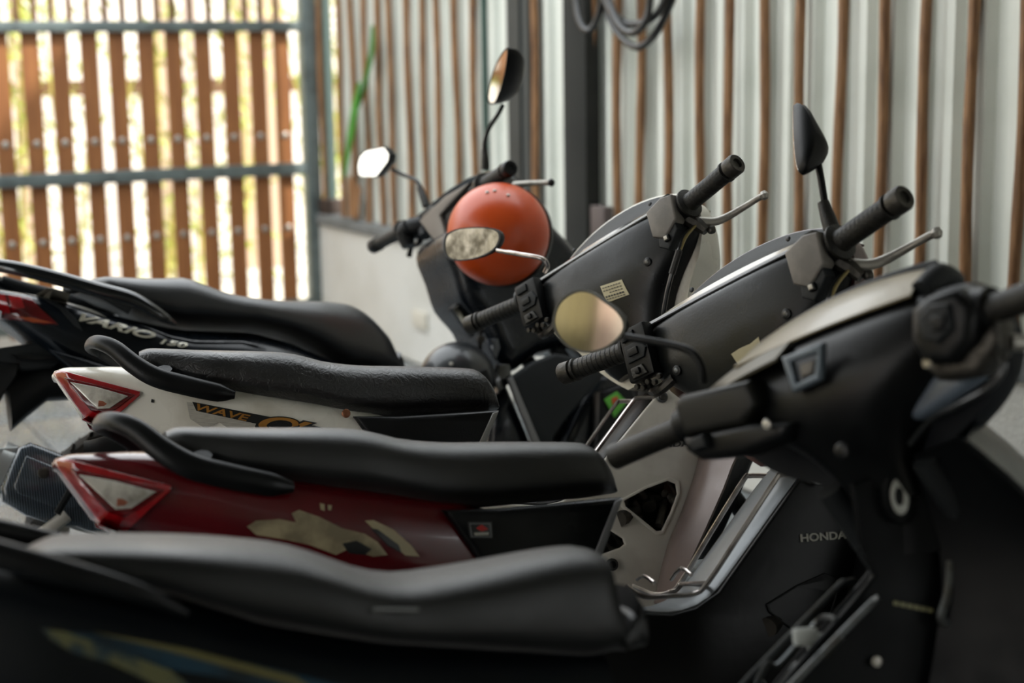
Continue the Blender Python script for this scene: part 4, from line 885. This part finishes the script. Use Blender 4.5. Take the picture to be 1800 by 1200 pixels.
body1 = hull('rear_body', bt, bb, [(bt[0][0], .03), (-.25, .09), (-.1, .13), (.1, .155), (.3, .16), (.5, .14), (.7, .11)], GLOSSD, r1, n=40, p=3.2, k=40)
pan = [(150, 532), (235, 552), (330, 574), (350, 586), (420, 592), (440, 605), (360, 600), (300, 585), (220, 560)]
o = plate('tail_trim', [F1.xz([(72, 515), (104, 525), (135, 560), (146, 582), (132, 572), (106, 540)], -.13)], .01, .002, MATTE, r1, base=off(SIDE, .16)); drape(o, body1, (0, 1, 0), .002, 3, .004)
o = plate('tail_trim', [F1.xz([(48, 508), (90, 510), (150, 530), (190, 556), (120, 530)], -.13)], .01, .002, mat('dusty_grey_trim', '6d6a60', .45), r1, base=off(SIDE, .16)); drape(o, body1, (0, 1, 0), .002, 3, .003)
rl = F1.xz([(-50, 500), (0, 508), (58, 519), (74, 540), (104, 569), (80, 568), (30, 558), (0, 551), (-50, 530)], -.13)
tl_ = plate('tail_lamp', [rl], .02, .003, REDV, r1, base=off(SIDE, .16)); drape(tl_, body1, (0, 1, 0), .002, 3, .006)
for k, (px, m) in enumerate((([(-40, 505), (12, 512), (22, 545), (-10, 548)], REDL), ([(18, 513), (40, 518), (46, 538), (24, 540)], REDL), ([(30, 552), (60, 556), (95, 566), (60, 564)], mat('orange_red_lens', 'a84a24', .15, coat=.6)))):
    o = plate('lens_cell', [F1.xz(px, -.13)], .01, .001, m, tl_, base=off(SIDE, .16)); drape(o, body1, (0, 1, 0), .008, 2, .002)
decal_text('model_lettering', 'VARIO', (142, 560), (274, 597), .019, LETC, body1, F1, r1, y=-.155, shear=.5, bold=.035, d=.006)
decal_text('model_lettering', '150', (282, 603), (330, 611), .012, LETC, body1, F1, r1, y=-.155, shear=.3, bold=.02, d=.006)
o = plate('body_crease', [F1.xz([(248, 566), (310, 588), (350, 594), (430, 595), (470, 612), (428, 600), (345, 600), (300, 590)], -.15)], .01, .002, GLOSS, r1, base=off(SIDE, .16)); drape(o, body1, (0, 1, 0), .002, 3, .004)
# lower side fairing rising to the foot board
lf1 = F1.xz([(115, 640), (75, 610), (180, 640), (300, 680), (480, 740), (700, 700), (760, 760), (760, 860), (500, 900), (330, 830)], -.13)
for s in (1, -1): plate('side_fairing', [lf1], .03, .010, GLOSSD, r1, base=off(SIDE, .125 * s))
# grab rail
g = [F1.at(a, b, y) for a, b, y in ((310, 570, -.150), (285, 556, -.155), (235, 527, -.155), (170, 509, -.15), (100, 489, -.14), (30, 472, -.12), (-30, 462, -.07), (-45, 460, 0))]
g = g + [V((p.x, -p.y, p.z)) for p in g[:-1][::-1]]
gr = tube('grab_rail', g, [.004, .014, .018, .018, .017, .016, .015, .014, .015, .016, .017, .018, .018, .014, .004], GLOSS, r1, n=14, flat=.75, sm=5, upv=(0, 0, 1))
for y in (-1, 1):
    tube('rail_arm', [F1.at(215, 540, 0) * 1 + V((0, y * .10, -.02)), F1.at(160, 522, 0) + V((0, y * .09, 0)), F1.at(60, 495, 0) + V((0, y * .09, .0)), F1.at(10, 480, 0) + V((0, y * .08, 0))], [.012, .014, .012, .008], MATTE, gr, n=10, flat=.6)
disc('rail_bolt_cover', F1.at(128, 512, -.11), (0, -.5, 1), .022, .012, MATTE, gr)
# rear fender and plate holder
fd = F1.xz([(-60, 625), (0, 612), (62, 603), (110, 622), (112, 634), (90, 648), (40, 652), (0, 640), (-60, 660)], -.05)
fe = plate('rear_fender', [fd], .14, .008, MATTE, r1, base=off(SIDE, 0.0))
plate('reflector_arm', [F1.xz([(18, 622), (110, 622), (118, 632), (60, 636), (36, 634)], -.08)], .02, .005, BLK, fe, base=off(SIDE, .085))
plate('plate_holder', [F1.xz([(-60, 640), (32, 640), (28, 662), (8, 690), (-20, 740), (-60, 740)], -.05)], .15, .005, BLK, fe, base=off(SIDE, .0))
# muffler with carbon look guard
mf = tube('muffler', [F1.at(330, 980, -.16), F1.at(190, 905, -.17), F1.at(60, 850, -.18), F1.at(-10, 815, -.18)], [.03, .055, .062, .055], mat('satin_silver_metal', '9c9e9c', .4, metal=.4), r1, n=20, sm=2)
gd = F1.xz([(33, 786), (54, 777), (103, 795), (145, 815), (200, 845), (215, 900), (190, 945), (135, 925), (94, 923), (45, 905), (4, 880), (0, 858)], -.24)
mg = plate('muffler_guard', [gd], .06, .016, CARB, mf, base=off(SIDE, .225))
gi = F1.xz([(45, 800), (100, 822), (150, 842), (160, 890), (100, 895), (30, 868), (22, 855)], -.25); plate('guard_face', [gi], .02, .006, CARB, mg, base=off(SIDE, .252))
disc('guard_bolt', F1.at(76, 831, -.265), (0, -1, 0), .012, .006, METD, mg)
plate('muffler_end', [F1.xz([(-20, 788), (34, 784), (0, 856), (-20, 870)], -.22)], .05, .006, mat('satin_silver_metal', '9c9e9c'), mf, base=off(SIDE, .20))
tube('peg_rod', [F1.at(128, 853, -.30), F1.at(100, 903, -.30)], .008, BLK, r1, sm=1); tube('stand_arm', [F1.at(118, 905, -.27), F1.at(62, 950, -.25), F1.at(40, 980, -.24)], [.014, .016, .014], ALU, r1, flat=.6, sm=1)
# front body, leg shield
ff = F1.xz([(778, 430), (800, 400), (870, 375), (945, 372), (975, 400), (1015, 445), (1060, 520), (1110, 590), (1140, 650), (1085, 640), (1010, 612), (945, 622), (895, 655), (862, 610), (845, 570), (812, 530), (795, 480)], -.10)
fb = plate('front_fairing', [ff],   .26, .045, GLOSSD, r1, base=off(SIDE, 0), sm=3, seg=4)
fp = F1.xz([(1040, 660), (1130, 640), (1150, 700), (1090, 800), (1010, 860), (960, 840)], -.1); plate('lower_front_fairing', [fp], .22, .03, GLOSSD, r1, base=off(SIDE, 0))
lp_ = F1.xz([(897, 664), (940, 634), (980, 620), (1022, 628), (1072, 652), (1038, 692), (1001, 733), (976, 768), (978, 800), (950, 800)], -.17)
pl1 = plate('leg_panel', [lp_], .03, .010, MATTE, r1, base=off(SIDE, .150))
plate('panel_ridge', [F1.xz([(895, 664), (904, 662), (962, 800), (948, 800)], -.18)], .01, .004, mat('pale_panel_edge', '7a7a7a', .45), pl1, base=off(SIDE, .168))
ip = F1.xz([(893, 668), (948, 800), (862, 800), (868, 720), (880, 690)], -.14); plate('inner_panel', [ip], .10, .03, GLOSSD, r1, base=off(SIDE, .09))
ip = F1.xz([(872, 640), (895, 640), (900, 668), (878, 690), (866, 668)], -.14); plate('inner_gloss_strip', [ip], .01, .003, GLOSS, r1, base=off(SIDE, .14))
po = plate('inner_pocket', [F1.xz([(790, 543), (805, 528), (832, 550), (836, 575), (828, 594)], -.05)], .03, .006, BLK, r1, base=off(SIDE, .05)); plate('pocket_glass', [F1.xz([(797, 543), (807, 535), (828, 556), (830, 574), (824, 584)], -.07)], .004, .001, MIR, po, base=off(SIDE, .067)); disc('pocket_switch', F1.at(832, 552, -.075), (0, -1, 0), .007, .008, REDP, po)
o = plate('inner_gloss_strip', [F1.xz([(852, 596), (872, 596), (876, 612), (868, 636), (856, 612)], -.12)], .01, .003, mat('dark_blue_gloss', '141d2c', .1, coat=.7), r1, base=off(SIDE, .13))
GRS = plate('green_sticker', [F1.xz([(1062, 702), (1084, 688), (1102, 706), (1080, 734)], -.16)], .004, .001, GRNS, r1, base=off(SIDE, .16)); plate('orange_print', [F1.xz([(1074, 700), (1084, 696), (1086, 706), (1076, 711)], -.16)], .002, .0004, ORS, GRS, base=off(SIDE, .163))
plate('fork_shroud', [F1.xz([(1048, 690), (1100, 672), (1120, 720), (1075, 790), (1040, 800)], -.13)], .05, .01, BLK, r1, base=off(SIDE, .13))
# handlebar
rows1 = curve_rows([(-.17, .035, -.050), (-.13, .045, -.060), (-.08, .070, -.068), (-.03, .115, -.072), (.01, .165, -.070), (.04, .195, -.066), (.06, .200, -.050)])
rc1 = cowl('handlebar_cover', rows1, BLK, r1, S1, mx=-.02)
fr1 = curve_rows([(-.17, .05, .03), (-.10, .10, .08), (-.04, .15, .12), (.01, .19, .12), (.04, .20, .09), (.06, .200, .03)])
cowl('front_cover', fr1, GLOSS, r1, S1, mx=-.019)
sheet('meter_hood', [[V((-.045, .20, .060)), V((-.045, .10, .072)), V((-.045, 0, .080)), V((-.045, -.10, .080)), V((-.045, -.20, .065))], [V((.01, .19, .066)), V((.015, .1, .088)), V((.02, 0, .098)), V((.015, -.1, .094)), V((.01, -.19, .07))], [V((.07, .16, .045)), V((.09, .1, .06)), V((.10, 0, .065)), V((.09, -.1, .06)), V((.07, -.16, .045))]], .004, GLOSS, rc1, None, n=20)
tr = F1.yz([(740, 388), (785, 345), (832, 318), (800, 352), (776, 378), (784, 402), (792, 450), (782, 452), (768, 425)], -.075)
plate('cover_trim', [tr], .02, .005, mat('taupe_trim', '76706a', .4), rc1, base=off(FACE, .072))
for s in (1, -1):
    Li = V((-.081, s * .212, .027)); Lo = V((-.097, s * .350, .023))
    tube('bar_collar', [V((-.04, s * .17, .03)), V((-.06, s * .195, .028)), V((-.076, s * .218, .027))], [.026, .030, .022], BLK, r1, S1, n=16, sm=2)
    grip_set(F1, r1, Li, Lo, S1, endmat=BLK)
    tube('switch_housing', [V((-.075, s * .188, .03)), V((-.082, s * .205, .02)), V((-.08, s * .20, -.02))], [.024, .026, .018], BLK, r1, S1, n=12)
tube('brake_lever', [F1.st(905, 325, -.02), F1.st(930, 322, -.02), F1.st(955, 321, -.02), F1.st(969, 321, -.02)], [.009, .007, .0065, .008], ALU, r1, S1, n=10)
mk('lever_ball', *lathe([(.001, -.010), (.007, -.006), (.009, 0), (.007, .006), (.001, .010)], 12, mt=M.Translation(F1.st(969, 321, -.02))), BLK, r1, S1)
tube('brake_lever', [F1.st(740, 400, -.04), F1.st(738, 425, -.04), F1.st(724, 434, -.04), F1.st(719, 450, -.04)], [.012, .008, .006, .008], BLK, r1, S1, n=10)
tube('lever_perch', [F1.st(742, 385, -.04), F1.st(748, 415, -.05)], .018, BLK, r1, S1, sm=1)
mirror(r1, F1, [(629, 307), (628, 292), (632, 275), (643, 264), (678, 257), (687, 270), (685, 283), (663, 312), (634, 312)], (-.02, .38, .26), (-1, -.10, .0), [F1.st(*p) for p in ((742, 340, -.02), (738, 327, -.02), (730, 316, -.015), (708, 307, -.005), (690, 298, .0))], MIRC, S1, hd=.05, stemr=.0055, sm=1, boot=[F1.st(749, 362, -.02), F1.st(744, 346, -.02), F1.st(738, 330, -.02)])
mirror(r1, F1, [(859, 176), (862, 150), (873, 113), (893, 83), (892, 110), (885, 145), (874, 176), (866, 184)], (-.02, -.25, .27), (-.95, .30, 0.05), [F1.st(*p) for p in ((852, 275, -.02), (852, 250, -.02), (860, 225, -.015), (876, 200, -.005), (884, 185, .01))], MIRC, S1, hd=.06, stemr=.0055, boot=[F1.st(853, 298, -.02), F1.st(853, 282, -.02), F1.st(852, 262, -.02)])
# ---- helmets and strap (things of their own)
hc = F1.w @ F1.st(870, 409, -.155); tocam = (CAM - hc).normalized(); ax = (tocam + RT * -.28 + UP * .12).normalized()
he = thing('helmet', 'orange half helmet with black rim hanging on the handlebar of the farthest scooter', 'helmet', aim(hc - ax * .03, ax))
R_ = .122; pr = []
for k in range(15): a = radians(-14 + 104 * k / 14); pr.append((max(R_ * cos(a), .001), R_ * .92 * sin(a)))
mk('helmet_shell', *lathe(pr, 48), ORN, he)
mk('rim', *lathe([(R_ * .955, -.030), (R_ * .985, -.040), (R_ * 1.015, -.038), (R_ * 1.012, -.022), (R_ * .99, -.022)], 48), BLK, he)
for px, py in ((878, 340), (902, 348), (866, 343)):
    q = hit(px, py, hc, ax); l_ = he.matrix_world.inverted() @ q; l_ = V((l_.x, l_.y, 0)); rr_ = min(l_.length, R_ * .97); zz = R_ * .92 * sqrt(max(0, 1 - (rr_ / R_) ** 2)); p = l_.normalized() * rr_ + V((0, 0, zz)); disc('rivet', p, p, .004, .003, ALU, he)
hb = F1.m @ F1.at(804, 668, -.11)
h2 = thing('helmet', 'black half helmet with a rivet behind the front of the seats', 'helmet', M.Translation(hb) @ M.Rotation(radians(12), 4, 'Y'))
pr = [(max(.095 * cos(radians(a)), .001), .095 * sin(radians(a))) for a in range(-15, 91, 8)] + [(.001, .095)]
mk('helmet_shell', *lathe(pr, 40), mat('satin_black_helmet', '202326', .35, coat=.3), h2); mk('rim', *lathe([(.090, -.024), (.094, -.030), (.098, -.026), (.096, -.018)], 40), BLK, h2)
q = V((-.022, -.080, .052)); disc('rivet', q, q, .005, .004, ALU, h2)
mk('ear_flap', *tube_data([V((.045, -.072, .045)), V((.066, -.066, .0)), V((.066, -.058, -.05))], [.022, .026, .016], 12, .35), BLK, h2)
st_ = tube('strap', [F1.m @ F1.at(a, b, -.09) for a, b in ((846, 500), (848, 560), (843, 600), (846, 650))], .006, BLK, None, flat=.4); tag(st_, 'black strap hanging below the orange helmet', 'strap')
disc('buckle', F1.m @ F1.at(845, 596, -.095), CAM - hb, .010, .008, METD, st_, None)


# beige corrugated screen and tiled eave in the open yard to the left (seen only in the mirrors)
scn = thing('corrugated_screen', 'beige corrugated screen at the open left side of the yard', 'screen', M.Translation((-6.2, 0, 0)))
vs = []; fs = []
for i in range(301):
    y = .28 + i * .014; x = .028 * sin(i * pi / 2.0 + .3); vs += [V((x, y, 0)), V((x, y, 3.3)), V((x - .004, y, 0)), V((x - .004, y, 3.3))]
for i in range(300): a = i * 4; b = a + 4; fs += [(a, b, b + 1, a + 1), (a + 2, a + 3, b + 3, b + 2)]
mk('screen_sheet', vs, fs, mat('beige_screen_rib_shade', 'c9c19e', .7, col2='c2b994', wave=('Y', 6.5, '8a8262')), scn, None, False, False)  # dark bands paint shade between the ribs, which frontal sun flattens
pr_ = mk('tiled_pier', *box_data((-6.5, -3.6, 0), (-6.215, .272, 3.3)), mat('pinkish_brown_plaster', 'd2c6bc', .8, col2='9a8f88', cs=3), None, None, False); tag(pr_, 'pinkish brown pier beside the beige corrugated screen', 'wall')
mk('edge_tiles', *merge([tube_data([V((.06, .20 + (k - 30) * .0004, .1 + k * .035)), V((.06, .31 + (k - 30) * .0004, .105 + k * .035))], .014, 8, sm=1) for k in range(60)]), mat('pale_pink_tile', 'd2b8aa', .5), scn)['kind'] = 'stuff'
